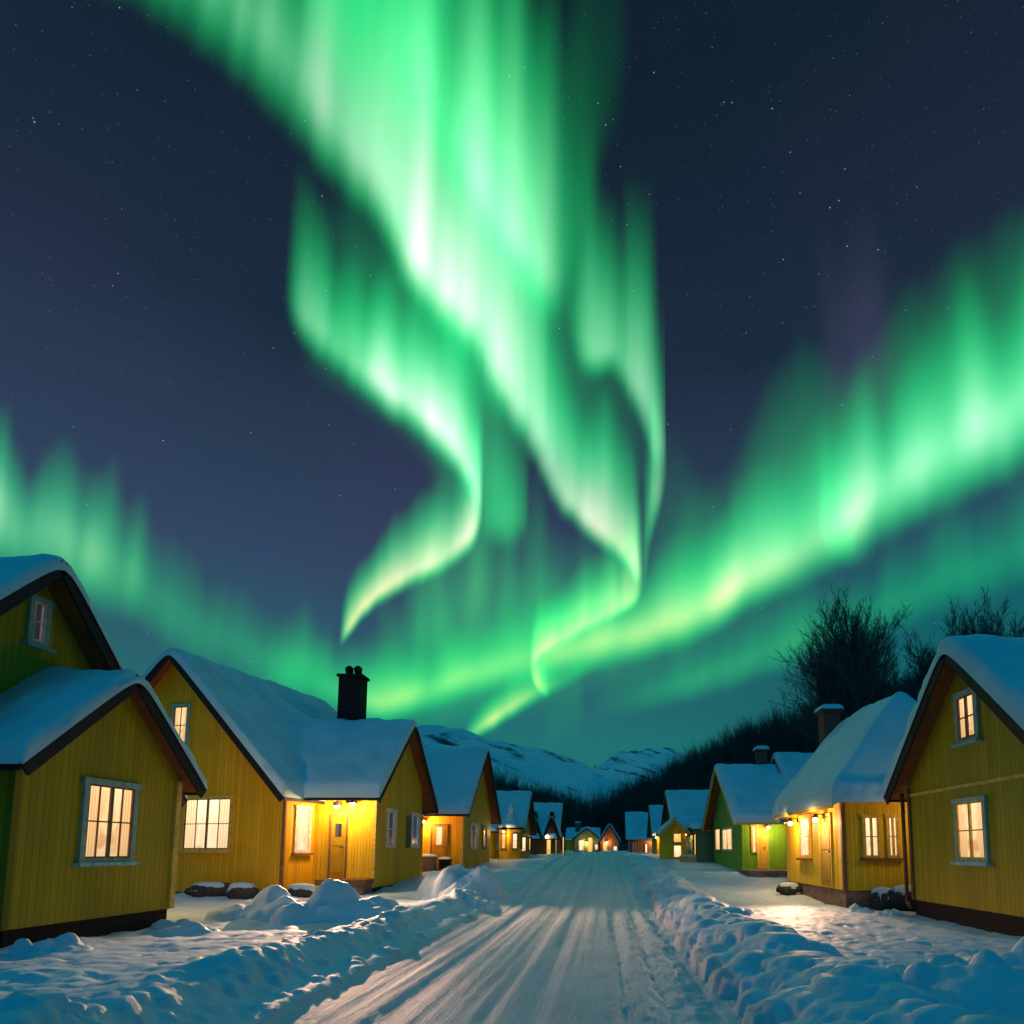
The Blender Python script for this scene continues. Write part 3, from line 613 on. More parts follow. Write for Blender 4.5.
mb2.tube((tx, ty, 3.12), (tx, ty, 3.5), .98, .6, 14); mb2.tube((tx, ty, 3.5), (tx, ty, 4.1), .6, .26, 14, False); mb2.tube((tx, ty, 4.1), (tx, ty, 4.85), .26, .03, 14); H.part('roof_snow', mb2, M['snow'], tr, True)
for k, mt in ((3, 'lity'), (4, 'litw'), (5, 'lity')):
    a = R(60 * k + 60); n = np.array([math.cos(a), math.sin(a)]); f = Face((tx + n[0] * .68, ty + n[1] * .68), n)
    window(H, f, (-.22, .22, 1.75, 2.75), 1, 2, mt, 'btrim', 'btrim', None, 1, .05)
f = b.left(); window(H, f, f.rect(520.5, 837, 527, 852), 1, 1, 'litw', 'btrim', 'btrim', None, 1, .06); window(H, f, f.rect(528, 838, 531.5, 851), 1, 1, 'lity', 'btrim', 'btrim', None, 1, .06)
window(H, f, f.rect(497, 828, 502, 850), 1, 2, 'dim', 'white', 'white', None, 1, .06)
lamp(H, (tx - .3, ty - 1.05, 2.9), (0, -1), 60)

# ---- fifth house on the left, two dormers
H = House('brown_house', (-6, 58, 1.2), 'fifth house on the left with two small roof dormers and yellow lit veranda')
b = Block((-4.3, 58.5), (1, 0), 7, 5.6, 1.2, 3.0, 5.75); walls(H, b, M['brown']); plinth(H, b, M['plinth']); roof(H, b, .5, .35, .3, .2, seed=7)
for xx in (-6.0, -4.55):
    dm = Block((xx, 54.6), (0, -1), 1.1, 3, 3.0, 3.1, 4.85); walls(H, dm, M['dark']); ro = roof(H, dm, .12, .2, .0, .12, seed=8, nu=21, nv=15, soff=M['brown'])
f = b.left()
for x0, x1, mt in ((545.5, 552, 'lity'), (554.5, 557.5, 'lity'), (561.5, 565, 'lity')):
    window(H, f, f.rect(x0, 837, x1, 856), 1, 1, mt, 'btrim', 'btrim', None, 1, .08)
lamp(H, (-5.0, 54.6, 2.9), (0, -1), 80)

# ---- nearest house on the right
H = House('yellow_house', (10, 13.4, .1), 'nearest yellow house on the right, two lit windows stacked in its gable')
b = Block((7.5, 13.2), (-1, 0), 5.66, 6, .5, 3.25, 5.85); walls(H, b, M['olive']); plinth(H, b, M['plinth']); roof(H, b, .32, .42, .3, .38, seed=9)
f = b.front()
window(H, f, f.rect(957, 802, 989, 862), 2, 2, 'lit', 'trim', 'ytrim', 'teal', 1, .1); window(H, f, f.rect(957, 695, 980, 742), 2, 2, 'lit', 'trim', 'btrim', 'trim', 1, .12)
mb = MB(); fbox(mb, f, -2.8, 2.8, 3.0, 3.07, .0, .03); H.part('trim_board', mb, M['ytrim'])
corner_board(H, (7.5, 16.0), .5, 3.2, 'btrim', .05); downpipe(H, (7.38, 16.14), .3, 3.1)

lamp(H, (8.5, 16.33, 2.7), (0, 1), 26)

# ---- second house on the right: hip roof, lit veranda
H = House('yellow_house', (8.5, 20.3, .2), 'yellow house with steep hip roof and lamplit veranda, second on the right')
b = Block((8.72, 17.65), (0, -1), 4.6, 5.6, .62, 3.3, 6.15, hip=1.2); walls(H, b, M['gold']); plinth(H, b, M['stone'], 1.3)
roof(H, b, .34, .32, .3, .30, seed=10, soff=M['ytrim'], barge=M['ytrim'], rk=.2, nu=91, nv=71)
f = b.front(); window(H, f, f.rect(862, 817, 880, 858), 2, 2, 'litw', 'ytrim', 'ytrim', 'btrim', 1, .06); window(H, f, f.rect(886, 817, 899, 858), 2, 2, 'litw', 'ytrim', 'ytrim', 'btrim', 1, .06)
f = b.left(); window(H, f, f.rect(800, 818, 811, 858), 1, 2, 'litw', 'ytrim', 'ytrim', 'btrim', 1, .1)
rc = f.rect(821, 818, 833, 882); door(H, f, (rc[0], rc[1], .68, 2.75), M['gold'], (rc[0] + .45, rc[1] - .45, 1.85, 2.55), 'lit', 'ytrim')
corner_board(H, (6.42, 17.65), .62, 3.2, 'btrim', .055)
mb = MB(); fbox(mb, f, -2.9, 2.9, 3.08, 3.25, .0, .035); H.part('frieze_board', mb, M['ytrim'])
f = b.front(); mb = MB(); N = 24                                    # scalloped board under the south eave
up_p, lo_p = [], []
for k in range(N + 1):
    u = -2.3 + 4.6 * k / N; up_p.append(f.P(u, 3.22, .05)); lo_p.append(f.P(u, 2.98 - .07 * abs(math.sin(k / N * math.pi * 4)), .05))
mb.add(up_p + lo_p, [(k, N + 1 + k, N + 2 + k, k + 1) for k in range(N)]); H.part('scalloped_board', mb, M['ytrim'])
lamp(H, (6.12, 21.6, 2.62), (-1, 0), 110, spot=((3.9, 12.5, 0), 1700, 54)); lamp(H, (6.12, 19.0, 2.62), (-1, 0), 80)
chimney(H, (8.72, 24.0) if 0 else (8.3, 23.8), .62, .62, 5.0, 6.75, 'brick', 'snow')

# ---- third house on the right, green
H = House('green_house', (8.5, 33.5, .7), 'green house with dark soffit gable, lit porch and two stepped roofs')
g = .75; b = Block((6.25, 33.9), (-1, 0), 7.8, 3.2, g, 3.47, 6.0); walls(H, b, M['green']); plinth(H, b, M['stone']); roof(H, b, .9, .5, .0, .2, seed=11, barge=M['ytrim'])
b2 = Block((9.2, 34.0), (-1, 0), 7.8, 5.0, g, 3.4, 6.6); walls(H, b2, M['green']); plinth(H, b2, M['stone']); roof(H, b2, .5, .3, .3, .26, seed=12)
f = b.front(); window(H, f, f.rect(716, 829, 721, 851), 1, 1, 'lit', 'green', 'white', None, 1, .08); window(H, f, f.rect(723, 829, 733, 851), 2, 1, 'lit', 'white', 'white', None, 1, .1)
f = b.right(); rc = f.rect(759, 828, 766, 870); door(H, f, (rc[0] - .1, rc[1] + .1, g + .1, 2.9), M['ydoor'], None, 'lit', 'ytrim')
window(H, f, f.rect(751, 826, 757, 853), 1, 1, 'litw', 'ytrim', 'ytrim', None, 1, .05)
sb_ = Block((8.35, 29.0), (-1, 0), 2.0, 2.6, g, 3.0, 3.08); walls(H, sb_, M['green']); roof(H, sb_, .12, .2, .0, .1, seed=13, nu=21, nv=21, soff=M['ytrim'], barge=M['ytrim'])
fs_ = sb_.front(); window(H, fs_, (-.85, -.15, g + .15, 2.85), 1, 1, 'lity', 'ytrim', 'ytrim', None, 1, .05)
mb = MB(); mb.box((7.8, 28.9, .52), ((1, 0, 0), (0, 1, 0), (0, 0, 1)), (1.75, 1.2, .3)); H.part('porch_base', mb, M['stone'])
lamp(H, (7.35, 29.5, 2.75), (0, -1), 80)
chimney(H, (8.2, 34.0), .5, .5, 5.3, 6.85, 'brick', 'snow')

# ---- fourth house on the right
H = House('green_house', (6.5, 45, 1.0), 'grey green house with curved yellow porch gable, fourth on the right')
g = 1.05; b = Block((4.75, 46.5), (-1, 0), 7.0, 6, g, 3.69, 5.8); walls(H, b, M['greygreen']); plinth(H, b, M['stone']); roof(H, b, .9, .45, .3, .2, seed=14)
ann = Block((5.45, 40.9), (-1, 0), 3.2, 3.2, g - .1, 2.95, 3.1); walls(H, ann, M['greygreen']); plinth(H, ann, M['stone']); roof(H, ann, .25, .2, .1, .2, seed=15, nu=31, nv=21)
f = ann.right(); window(H, f, f.rect(693, 834, 697, 856), 1, 1, 'lity', 'btrim', 'btrim', None, 1, .06)
por = Block((4.35, 41.6), (0, -1), 1.5, 2.4, g - .1, 2.9, 3.7); walls(H, por, M['gold']); roof(H, por, .2, .3, .0, .1, seed=16, nu=21, nv=15, soff=M['ytrim'], barge=M['ytrim'])
f = por.front(); window(H, f, (-.1, .5, 1.2, 2.0), 1, 1, 'litw', 'ytrim', 'ytrim', None, 1, .05); window(H, f, (-.1, .5, 2.15, 2.75), 1, 1, 'lity', 'ytrim', 'ytrim', None, 1, .05)
f = Face((5.3, 42.75), (0, -1)); door(H, f, (-.3, .3, g - .05, 2.2), M['blue'], None, 'lit', 'btrim')
lamp(H, (5.1, 41.9, 2.75), (0, -1), 60)

# ---- fifth and sixth house on the right
H = House('yellow_house', (5.5, 57, 1.2), 'narrow yellow house front half hidden behind the grey green house')
b = Block((4.3, 58), (-1, 0), 6, 4.5, 1.2, 3.2, 5.55); walls(H, b, M['ochre']); plinth(H, b, M['stone']); roof(H, b, .4, .4, .3, .2, seed=17)
f = b.right(); window(H, f, (-2.0, -1.3, 1.5, 2.9), 1, 1, 'lity', 'ytrim', 'ytrim', None, 1, .06); window(H, f, (-1.1, -.6, 1.5, 2.6), 1, 1, 'litw', 'ytrim', 'ytrim', None, 1, .06)
lamp(H, (4.2, 54.6, 2.8), (0, -1), 60)
H = House('brown_house', (4.2, 71, 1.3), 'brown timber house with plain snowy roof, farthest of the right hand row')
b = Block((2.55, 71.5), (-1, 0), 6.5, 4.6, 1.3, 3.1, 5.7); walls(H, b, M['brown']); plinth(H, b, M['stone']); roof(H, b, .45, .4, .3, .2, seed=18)
f = b.right(); window(H, f, f.rect(644.5, 844, 648, 858), 1, 1, 'litw', 'btrim', 'btrim', None, 1, .06); window(H, f, f.rect(632, 842, 637, 857), 1, 1, 'dim', 'btrim', 'btrim', None, 1, .06)
f = b.front(); window(H, f, (.2, 1.4, 1.6, 2.7), 1, 1, 'lity', 'btrim', 'btrim', None, 1, .06)
lamp(H, (4.9, 67.9, 2.7), (0, -1), 70)

# ---- the houses that close the street
H = House('yellow_house', (-3.4, 112, 1.3), 'distant house at the left of the road end with lit yellow door and chimney')
b = Block((-3.2, 109), (0, -1), 4.2, 6, 1.2, 3.7, 5.4); walls(H, b, M['greygreen']); roof(H, b, .3, .4, .3, .25, seed=19, nu=31, nv=21)
wb = Block((-1.3, 112), (1, 0), 5.0, 5.5, 1.2, 3.5, 5.3); walls(H, wb, M['ochre']); roof(H, wb, .3, .3, .0, .25, seed=20, nu=31, nv=21)
f = b.front(); window(H, f, (-1.4, -.5, 1.6, 3.3), 1, 1, 'litw', 'white', 'white', None, 1, .1); window(H, f, (.1, 1.0, 1.3, 3.7), 1, 1, 'lity', 'ytrim', 'ytrim', None, 1, .1); window(H, f, (1.3, 1.9, 1.7, 2.6), 1, 1, 'litw', 'white', 'white', None, 1, .1)
chimney(H, (-4.8, 111), .8, .8, 4.3, 6.2, 'stone', 'snow')
lamp(H, (-3.2, 108.6, 3.0), (0, -1), 120)
H = House('brown_house', (1.0, 108, 1.3), 'distant house at the right of the road end with pointed snowy gable')
b = Block((.6, 105.5), (0, -1), 3.0, 5, 1.2, 3.3, 5.9); walls(H, b, M['brown']); roof(H, b, .3, .4, .3, .25, seed=21, nu=31, nv=21)
f = b.front(); window(H, f, (-1.2, -.3, 1.5, 2.9), 1, 1, 'lity', 'btrim', 'btrim', None, 1, .1); window(H, f, (.5, 1.3, 1.5, 2.3), 1, 1, 'litw', 'btrim', 'btrim', None, 1, .1)
lamp(H, (.1, 105.2, 3.0), (0, -1), 120)

# ------------------------------------------------------------------ small things by the walls
def rock(x, y, z, r, label, seed, group='dark stones at the house walls'):
    n, m_ = 14, 20; V = []
    for i in range(n + 1):
        for j in range(m_ + 1):
            th_, ph = math.pi * i / n, 2 * math.pi * (j % m_) / m_
            d = np.array([math.sin(th_) * math.cos(ph), math.sin(th_) * math.sin(ph), math.cos(th_)])
            k = 1 + .8 * float(fbm(d[0] * 1.5 + seed * 3.1, d[1] * 1.5 + d[2] * 1.3, seed, 3))
            V.append(d * np.array(r) * k)
    o, _ = grid_mesh('rock', np.array(V), n + 1, m_ + 1, M['rock']); o.location = (x, y, z); tag(o, label, 'rock', group)
    # a cap of snow lying on it
    nn = 15; a = np.linspace(-1, 1, nn); U, Vv = np.meshgrid(a, a); dd = np.sqrt(U * U + Vv * Vv)
    P = np.stack([U * r[0] * .8, Vv * r[1] * .8, r[2] * (.72 + .42 * np.sqrt(np.clip(1 - dd * dd, 0, 1))) - (dd > 1) * r[2] * .6], -1).reshape(-1, 3)
    grid_mesh('snow_cap', P, nn, nn, M['gsnow'], o)
    return o
rock(-12.5, 20.8, .38, (.75, .3, .28), 'long dark stone under the double window of the chimney house, left one', 1)
rock(-11.4, 20.6, .36, (.5, .3, .30), 'dark stone under the double window of the chimney house, right one', 2)
rock(-9.75, 21.1, .30, (.55, .22, .30), 'black stone between porch step and corner of the chimney house', 3)
rock(7.25, 17.25, .38, (.35, .28, .32), 'snow dusted dark stone by the corner of the hip roofed house', 4)
rock(7.8, 17.1, .42, (.45, .3, .34), 'black stone wedged between the two right hand yellow houses', 5)
rock(6.0, 21.6, .42, (.4, .25, .2), 'low dark stone before the veranda of the hip roofed house', 6)
def bin_box(name, x, y, sx, sy, sz, mat, label, cat):
    z = gh(x, y) - .03; r = empty(name, (x, y, z)); tag(r, label, cat)
    mb = MB(); mb.box((0, 0, sz / 2), ((1, 0, 0), (0, 1, 0), (0, 0, 1)), (sx / 2, sy / 2, sz / 2)); mb.build('body', mat, r)
    mb = MB(); mb.box((0, 0, sz + .03), ((1, 0, 0), (0, 1, 0), (0, 0, 1)), (sx / 2 + .04, sy / 2 + .04, .03)); mb.build('lid', mat, r)
    nn = 13; a = np.linspace(-1, 1, nn); U, V = np.meshgrid(a, a); hg = np.sqrt(np.clip(1 - np.maximum(abs(U), abs(V)) ** 2.2, 0, 1)) * .12
    grid_mesh('lid_snow', np.stack([U * (sx / 2 + .03), V * (sy / 2 + .03), sz + .06 + hg], -1).reshape(-1, 3), nn, nn, M['snow'], r)
    return r
grey = m_wood('grey_box_wood', (.22, .22, .22)); 
bin_box('storage_box', -8.35, 30.6, .7, .5, .65, grey, 'grey box with snowy lid beside the door of the third left house', 'box')
bin_box('storage_box', -7.6, 31.0, .5, .4, .45, M['dark'], 'black box against the wall by the third left house', 'box')
bin_box('crate', 4.9, 39.2, .9, .5, .3, M['ytrim'], 'small yellow crate in the snow before the grey green house', 'crate')

# ------------------------------------------------------------------ hills, mountains
def hill_h(X, Y):
    base = rise(Y)
    k = Y / 160.0; U = X / np.maximum(k, .5)
    r_ = np.interp(U, [-4, 8, 22, 38, 58, 90, 130, 200], [2, 8, 16, 24, 30, 36, 40, 42]) * sstep(112, 165, Y) * np.maximum(k, .5)
    l_ = np.interp(U, [-120, -60, -28, -21, -11, -4, 0], [20, 13, 7, 4.5, 2, .5, 0]) * sstep(112, 165, Y) * np.maximum(k, .5)
    return base - .35 + r_ + l_ + fbm(X * .03, Y * .03, 121, 3) * 3 * sstep(75, 130, Y)
hx = np.linspace(-220, 320, 150); hy = np.linspace(72, 420, 90); HX, HY = np.meshgrid(hx, hy); HH = hill_h(HX, HY) - .5 * (1 - sstep(72, 90, HY))
m, nt_h, p = newmat('brush_ground'); t = nd(nt_h, 'ShaderNodeTexCoord'); n = nd(nt_h, 'ShaderNodeTexNoise', _Scale=.35, _Detail=8.0, _Roughness=.7); lk(nt_h, t.outputs['Object'], n.inputs['Vector'])
r = ramp(nt_h, [(.45, (.014, .012, .015)), (.72, (.2, .24, .27))]); lk(nt_h, n.outputs[0], r.inputs[0]); lk(nt_h, r.outputs[0], p.inputs['Base Color']); p.inputs['Roughness'].default_value = .95; p.inputs['Specular IOR Level'].default_value = 0
tag(grid_mesh('hills', np.stack([HX, HY, HH], -1).reshape(-1, 3), len(hy), len(hx), m)[0], kind='structure')
def m_mountain():
    m, nt, p = newmat('mountain_snow'); t = nd(nt, 'ShaderNodeTexCoord'); sx = nd(nt, 'ShaderNodeSeparateXYZ'); lk(nt, t.outputs['Object'], sx.inputs[0]); mp = nd(nt, 'ShaderNodeCombineXYZ')
    lk(nt, mth(nt, 'ADD', mth(nt, 'MULTIPLY', sx.outputs[0], .0075), mth(nt, 'MULTIPLY', sx.outputs[2], .017)), mp.inputs[0])
    lk(nt, mth(nt, 'SUBTRACT', mth(nt, 'MULTIPLY', sx.outputs[0], .0028), mth(nt, 'MULTIPLY', sx.outputs[2], .0013)), mp.inputs[1]); lk(nt, mth(nt, 'MULTIPLY', sx.outputs[1], .0012), mp.inputs[2])
    n = nd(nt, 'ShaderNodeTexNoise', _Scale=1.6, _Detail=9.0, _Roughness=.66); lk(nt, mp.outputs[0], n.inputs['Vector'])
    n2 = nd(nt, 'ShaderNodeTexNoise', _Scale=.02, _Detail=6.0); lk(nt, t.outputs['Object'], n2.inputs['Vector'])
    v = mth(nt, 'ADD', mth(nt, 'MULTIPLY', n.outputs[0], .8), mth(nt, 'MULTIPLY', n2.outputs[0], .2))
    r = ramp(nt, [(.37, (.035, .035, .04)), (.42, (.2, .26, .30)), (.47, (.62, .76, .82))]); lk(nt, v, r.inputs[0]); lk(nt, r.outputs[0], p.inputs['Base Color']); p.inputs['Roughness'].default_value = .9
    bump(nt, p, v, 1.0, 14.0); return m
MM = m_mountain()
def mountain(prof, D, depth, seed, amp):
    """prof: skyline as (x px, y px), the ridge stands D metres away and runs down towards the viewer"""
    px = np.array([q[0] for q in prof], float); py = np.array([q[1] for q in prof], float)
    n = 190; X_ = np.linspace(px[0], px[-1], n); Yp = np.interp(X_, px, py); X = (X_ - VPX) / FPX * D; top = (HORY - Yp) / FPX * D + 1.7
    v = np.linspace(0, 1.35, 70); XX, VV = np.meshgrid(X, v); TT = np.broadcast_to(top, XX.shape)
    YY = D - depth + VV * depth
    s = np.where(VV <= 1, np.sin(np.clip(VV, 0, 1) * math.pi / 2) ** 1.3, 1 - (VV - 1) * 1.2)
    nz = fbm(XX / 160, YY / 160, seed, 6) * amp
    ZZ = TT * s + nz * sstep(0, .3, VV) * (1 - sstep(.75, 1.0, VV) * .75) - 6 * (VV < .02)
    return tag(grid_mesh('mountain', np.stack([XX * (YY / D) ** .0, YY, ZZ], -1).reshape(-1, 3), len(v), n, MM)[0], kind='structure')
mountain([(150, 800), (330, 752), (400, 738), (440, 733), (468, 734), (492, 741), (520, 748), (548, 752), (580, 765), (605, 776), (650, 794), (720, 815), (800, 840)], 2200, 1100, 201, 95)
mountain([(470, 790), (560, 775), (600, 769), (612, 757), (630, 752), (655, 752), (676, 751), (700, 765), (760, 775), (900, 790)], 4200, 1500, 231, 120)

# ------------------------------------------------------------------ trees
def grow(rnd, mb_t, mb_c, p, d, L, r, lev, maxl, sides=5, dense=0):
    """a limb of several bent pieces with side shoots"""
    n = 6 if lev == 0 else (5 if lev < 3 else 3); q = np.array(p, float); dd = np.array(d, float); r0 = r; rp = r
    tgt = mb_t if lev == 0 else mb_c
    for k in range(n):
        dd = dd + np.array([rnd.gauss(0, .10), rnd.gauss(0, .10), rnd.gauss(.05 if lev else 0, .05)]) * (1 if lev else .35); dd /= np.linalg.norm(dd)
        q2 = q + dd * L / n; r1 = r0 * (1 - .8 * (k + 1) / n) + .003
        tgt.tube(q, q2, rp, r1, max(3, sides - lev), False); rp = r1
        if lev < maxl and (lev > 0 or k >= 1):
            for _ in range((3 if maxl < 4 else 5 + dense) if lev < 1 else 2 + (dense if lev == 1 else 0)):
                a = rnd.uniform(0, 2 * math.pi); sp = rnd.uniform(.3, .75)
                s1 = np.cross(dd, [math.cos(a), math.sin(a), .2]); s1 /= np.linalg.norm(s1)
                nd_ = dd * math.cos(sp) + s1 * math.sin(sp); nd_[2] += .22; nd_ /= np.linalg.norm(nd_)
                t = rnd.random(); ll = L * (.60 - .05 * k) if lev == 0 else L * rnd.uniform(.34, .58)
                grow(rnd, mb_t, mb_c, q * (1 - t) + q2 * t, nd_, ll, max(min(rp * .7, ll * .022), .011 if maxl > 3 else .006), lev + 1, maxl, sides, dense)
        q = q2
def bare_tree(x, y, z, hgt, seed, label, maxl=4, rt=.2, dense=0, fac=.70, group='bare trees behind the right hand houses'):
    rnd = random.Random(seed); a, b = MB(), MB(); grow(rnd, a, b, (0, 0, -.5), (0, 0, 1), hgt * fac, rt, 0, maxl, 5, dense)
    r = empty('bare_tree', (x, y, z)); tag(r, label, 'tree', group); a.build('trunk', M['bark'], r, smooth=True); b.build('crown', M['bark'], r); return r
def place(px, py_top, Y): 
    q = at_y(px, py_top, Y); return q[0], q[2]
x, zt = place(866, 606, 42); bare_tree(x, 42, 2.0, zt - 2.0, 5, 'big round bare tree behind the hip roofed house', 4, .26, 1, .74)
x, zt = place(921, 642, 45); bare_tree(x, 45, 2.0, zt - 2.0, 6, 'smaller bare tree between the big one and the nearest right house', 4, .2)
x, zt = place(1004, 596, 38); bare_tree(x, 38, 2.0, zt - 2.0, 8, 'bare tree top over the roof of the nearest right house', 4, .22)
x, zt = place(975, 606, 44); bare_tree(x, 44, 2.0, zt - 2.0, 9, 'thin bare tree at the left of the one over the nearest right roof', 4, .2)
# the wood on the slopes, one mass of small bare trees
def small_tree_mesh(seed, hgt):
    rnd = random.Random(seed); a = MB(); b = a
    grow(rnd, a, a, (0, 0, -.6), (0, 0, 1), hgt * .92, .11, 0, 2, 4); return np.array(a.v), np.array(a.f)
protos = [small_tree_mesh(s, 8.5) for s in range(40, 48)]
VV_, FF_ = [], []; nv_ = 0; cnt = 0
def plant(X, Y, z, s, k, a):
    global nv_, cnt
    pv, pf_ = protos[k]; c, sn = math.cos(a), math.sin(a)
    q = np.stack([(pv[:, 0] * c - pv[:, 1] * sn) * s, (pv[:, 0] * sn + pv[:, 1] * c) * s, pv[:, 2] * s], -1) + np.array([X, Y, z])
    VV_.append(q); FF_.append(pf_ + nv_); nv_ += len(q); cnt += 1
rw = random.Random(3)
while cnt < 3200:
    Y = rw.uniform(128, 200); X = rw.uniform(-60, 125)
    if abs(X) > Y * .75: continue
    plant(X, Y, float(hill_h(X, Y)), rw.choice((rw.uniform(.6, 1.0), rw.uniform(.8, 1.35))), rw.randrange(8), rw.uniform(0, 6.3))
while cnt < 3600:
    Y = rw.uniform(75, 125); X = rw.uniform(12, 75)
    if X < 12 + (Y - 75) * .0: continue
    plant(X, Y, float(hill_h(X, Y)), rw.uniform(.6, 1.0), rw.randrange(8), rw.uniform(0, 6.3))
V = np.concatenate(VV_); F_ = np.concatenate(FF_)
m = bpy.data.meshes.new('forest'); m.vertices.add(len(V)); m.vertices.foreach_set('co', V.astype('f').ravel()); m.loops.add(F_.size); m.loops.foreach_set('vertex_index', F_.astype('i').ravel())
m.polygons.add(len(F_)); m.polygons.foreach_set('loop_start', np.arange(0, F_.size, 4, dtype='i')); m.polygons.foreach_set('loop_total', np.full(len(F_), 4, 'i')); m.update(calc_edges=True); m.materials.append(M['bark'])
o = bpy.data.objects.new('forest', m); COL.objects.link(o); tag(o, 'dark leafless wood covering the foot of the hills', 'forest', kind='stuff')

# ------------------------------------------------------------------ aurora: upright curtains of light far up in the sky
ALT = 4000.0
def curtain(pts, soft=.12, power=1.5, ray_=.5, freq=.09, seed=0, gain=1.0, purple=0.0, tint=0.0):
    """pts: lower hem as (x, y, height) in photo pixels + brightness; each hem point gets its true place at its altitude"""
    P = np.array(pts, float); seg = np.hypot(np.diff(P[:, 0]), np.diff(P[:, 1])); s = np.concatenate([[0], np.cumsum(seg)])
    n = int(s[-1] / 3.0) + 2; t = np.linspace(0, s[-1], n)
    def smooth(col):                                         # monotone-ish smoothing of the polyline
        y = np.interp(t, s, P[:, col]); k = np.hanning(23); k /= k.sum(); return np.convolve(np.pad(y, 11, mode='edge'), k, 'valid')
    hx_, hy_, hh_, hi_ = (smooth(c) for c in range(4))
    hi_ = hi_ * np.clip(.5 + .9 * np.abs(np.gradient(hx_)) / 3.0, 0, 1)
    D = [ray(a, b) for a, b in zip(hx_, hy_)]
    base = np.array([EYE + d * (ALT / d[2]) if d[2] > .12 * d[1] else EYE + d * (ALT / (.12 * d[1])) for d in D])
    nv = 36; v = np.linspace(0, 1, nv) ** 1.35
    Vs = np.zeros((nv, n, 3)); I = np.zeros((nv, n)); EL = np.zeros((nv, n))
    st = .5 + .95 * fbm(t * freq * .45, t * 0 + seed * 3.7, 300 + seed, 3) + .75 * fbm(t * freq * .95, t * 0 + seed, 320 + seed, 2); st = np.clip(st, 0, 1.2)
    ln = np.clip(.78 + .9 * fbm(t * freq * .4, t * 0 + seed * 1.3 + 5, 340 + seed, 3), .45, 1.2)
    jit = .05 * fbm(t * freq * 1.5, t * 0 + seed * 2.1, 360 + seed, 3)
    for i, vv in enumerate(v):
        yp = hy_ - vv * hh_
        rz = np.array([ray(a, b) for a, b in zip(hx_, yp)])
        Vs[i] = np.stack([base[:, 0], base[:, 1], EYE[2] + rz[:, 2] / rz[:, 1] * base[:, 1]], -1)
        q = np.clip(vv / ln, 0, 1)
        so = soft * (1 + 2.6 * sstep(300, 0, hy_))
        pr = sstep(0, 1, (vv - jit) / so) * np.exp(-(q / (.80 / power)) ** 1.9) * (1 - q ** 3) * (1 - vv) ** .25
        I[i] = hi_ * pr * (1 - ray_ + ray_ * st * 2.0) * gain
        EL[i] = yp
    C = np.zeros((nv, n, 4)); C[..., 3] = 1
    low = sstep(430, 720, EL); vcol = np.broadcast_to(v[:, None], I.shape)
    C[..., 0] = I ** 3.0 * (.42 + .16 * low) * (1 + tint) + purple * I * .30
    C[..., 1] = I ** .86 * .76
    C[..., 2] = I * (.23 - .13 * low) + I ** 3 * .26 * (1 - .9 * low) + purple * I * .26
    if purple: C[..., 1] *= .22
    return Vs, C
SPREAD = ((-9, 1), (-6, -3), (-3.5, 3), (-1, -2), (1, 3), (3.5, -3), (6, 1), (9, -3))
def curtains(pts, *a, **k):
    """an arc is a stack of thin sheets a few hundred metres apart, which share its light"""
    out = []
    for dx, dy in SPREAD:
        Vs, C = curtain([(x + dx * min(1, max(.25, (h - 60) / 290)), y + dy * min(1.2, max(.4, h / 160)), h, i) for x, y, h, i in pts], *a, **k); C[..., :3] /= len(SPREAD); out.append((Vs, C))
    return out
CURT = []
CURT.extend(curtains([(-20, -70, 260, 0), (60, -20, 260, .3), (130, 15, 270, .5), (195, 55, 300, .62), (250, 100, 340, .75), (296, 148, 380, .78), (332, 192, 420, .8), (362, 222, 460, .9), (388, 248, 500, 1), (405, 290, 520, 1.02), (425, 318, 520, 1), (452, 340, 500, .98), (480, 375, 500, 1.02),
    (500, 412, 440, 1), (520, 438, 370, 1), (538, 460, 310, 1.0), (546, 488, 270, 1.0), (560, 514, 240, .92), (586, 540, 220, .9), (615, 558, 200, 1), (636, 582, 180, 1.15), (645, 604, 150, 1.1), (634, 613, 120, .8), (605, 624, 110, .68), (570, 643, 100, .7), (542, 658, 95, .85), (527, 673, 85, 1.0), (534, 689, 80, 1.05), (547, 701, 60, .8), (552, 702, 50, .0)], .10, 1.05, .38, .08, 1, 1.22))
CURT.extend(curtains([(285, 310, 190, 0), (293, 335, 210, .45), (308, 358, 230, .66), (322, 372, 235, .62), (336, 374, 190, .46), (352, 392, 210, .72), (376, 412, 225, .92), (405, 432, 220, 1.05), (436, 456, 215, 1.1), (460, 482, 200, 1.12), (476, 510, 180, 1.1), (482, 540, 160, 1.05), (468, 562, 140, .95), (435, 582, 130, .9), (398, 596, 118, .95), (366, 616, 100, 1.05), (346, 642, 85, 1.1), (340, 650, 60, .5), (338, 652, 50, 0)], .17, 1.1, .26, .06, 2, 1.36))
CURT.extend(curtains([(568, 320, 260, 0), (580, 378, 290, .55), (592, 388, 280, .65), (612, 374, 270, .58), (628, 398, 270, .74), (645, 432, 280, .9), (658, 472, 260, 1.0), (663, 497, 240, 1.05), (655, 522, 210, .8), (648, 555, 160, .55), (643, 600, 120, .3), (642, 605, 100, 0)], .12, 1.15, .5, .11, 3, 1.25))
CURT.extend(curtains([(300, 20, 380, 0), (345, 95, 420, .5), (395, 150, 440, .62), (440, 200, 480, .66), (470, 245, 500, .72), (495, 280, 500, .85), (520, 308, 500, .9), (540, 332, 500, .95), (553, 344, 480, .9), (562, 330, 440, .42), (578, 260, 380, .16), (600, 180, 330, .05), (630, 120, 300, 0)], .14, .85, .5, .08, 4, 1.08))
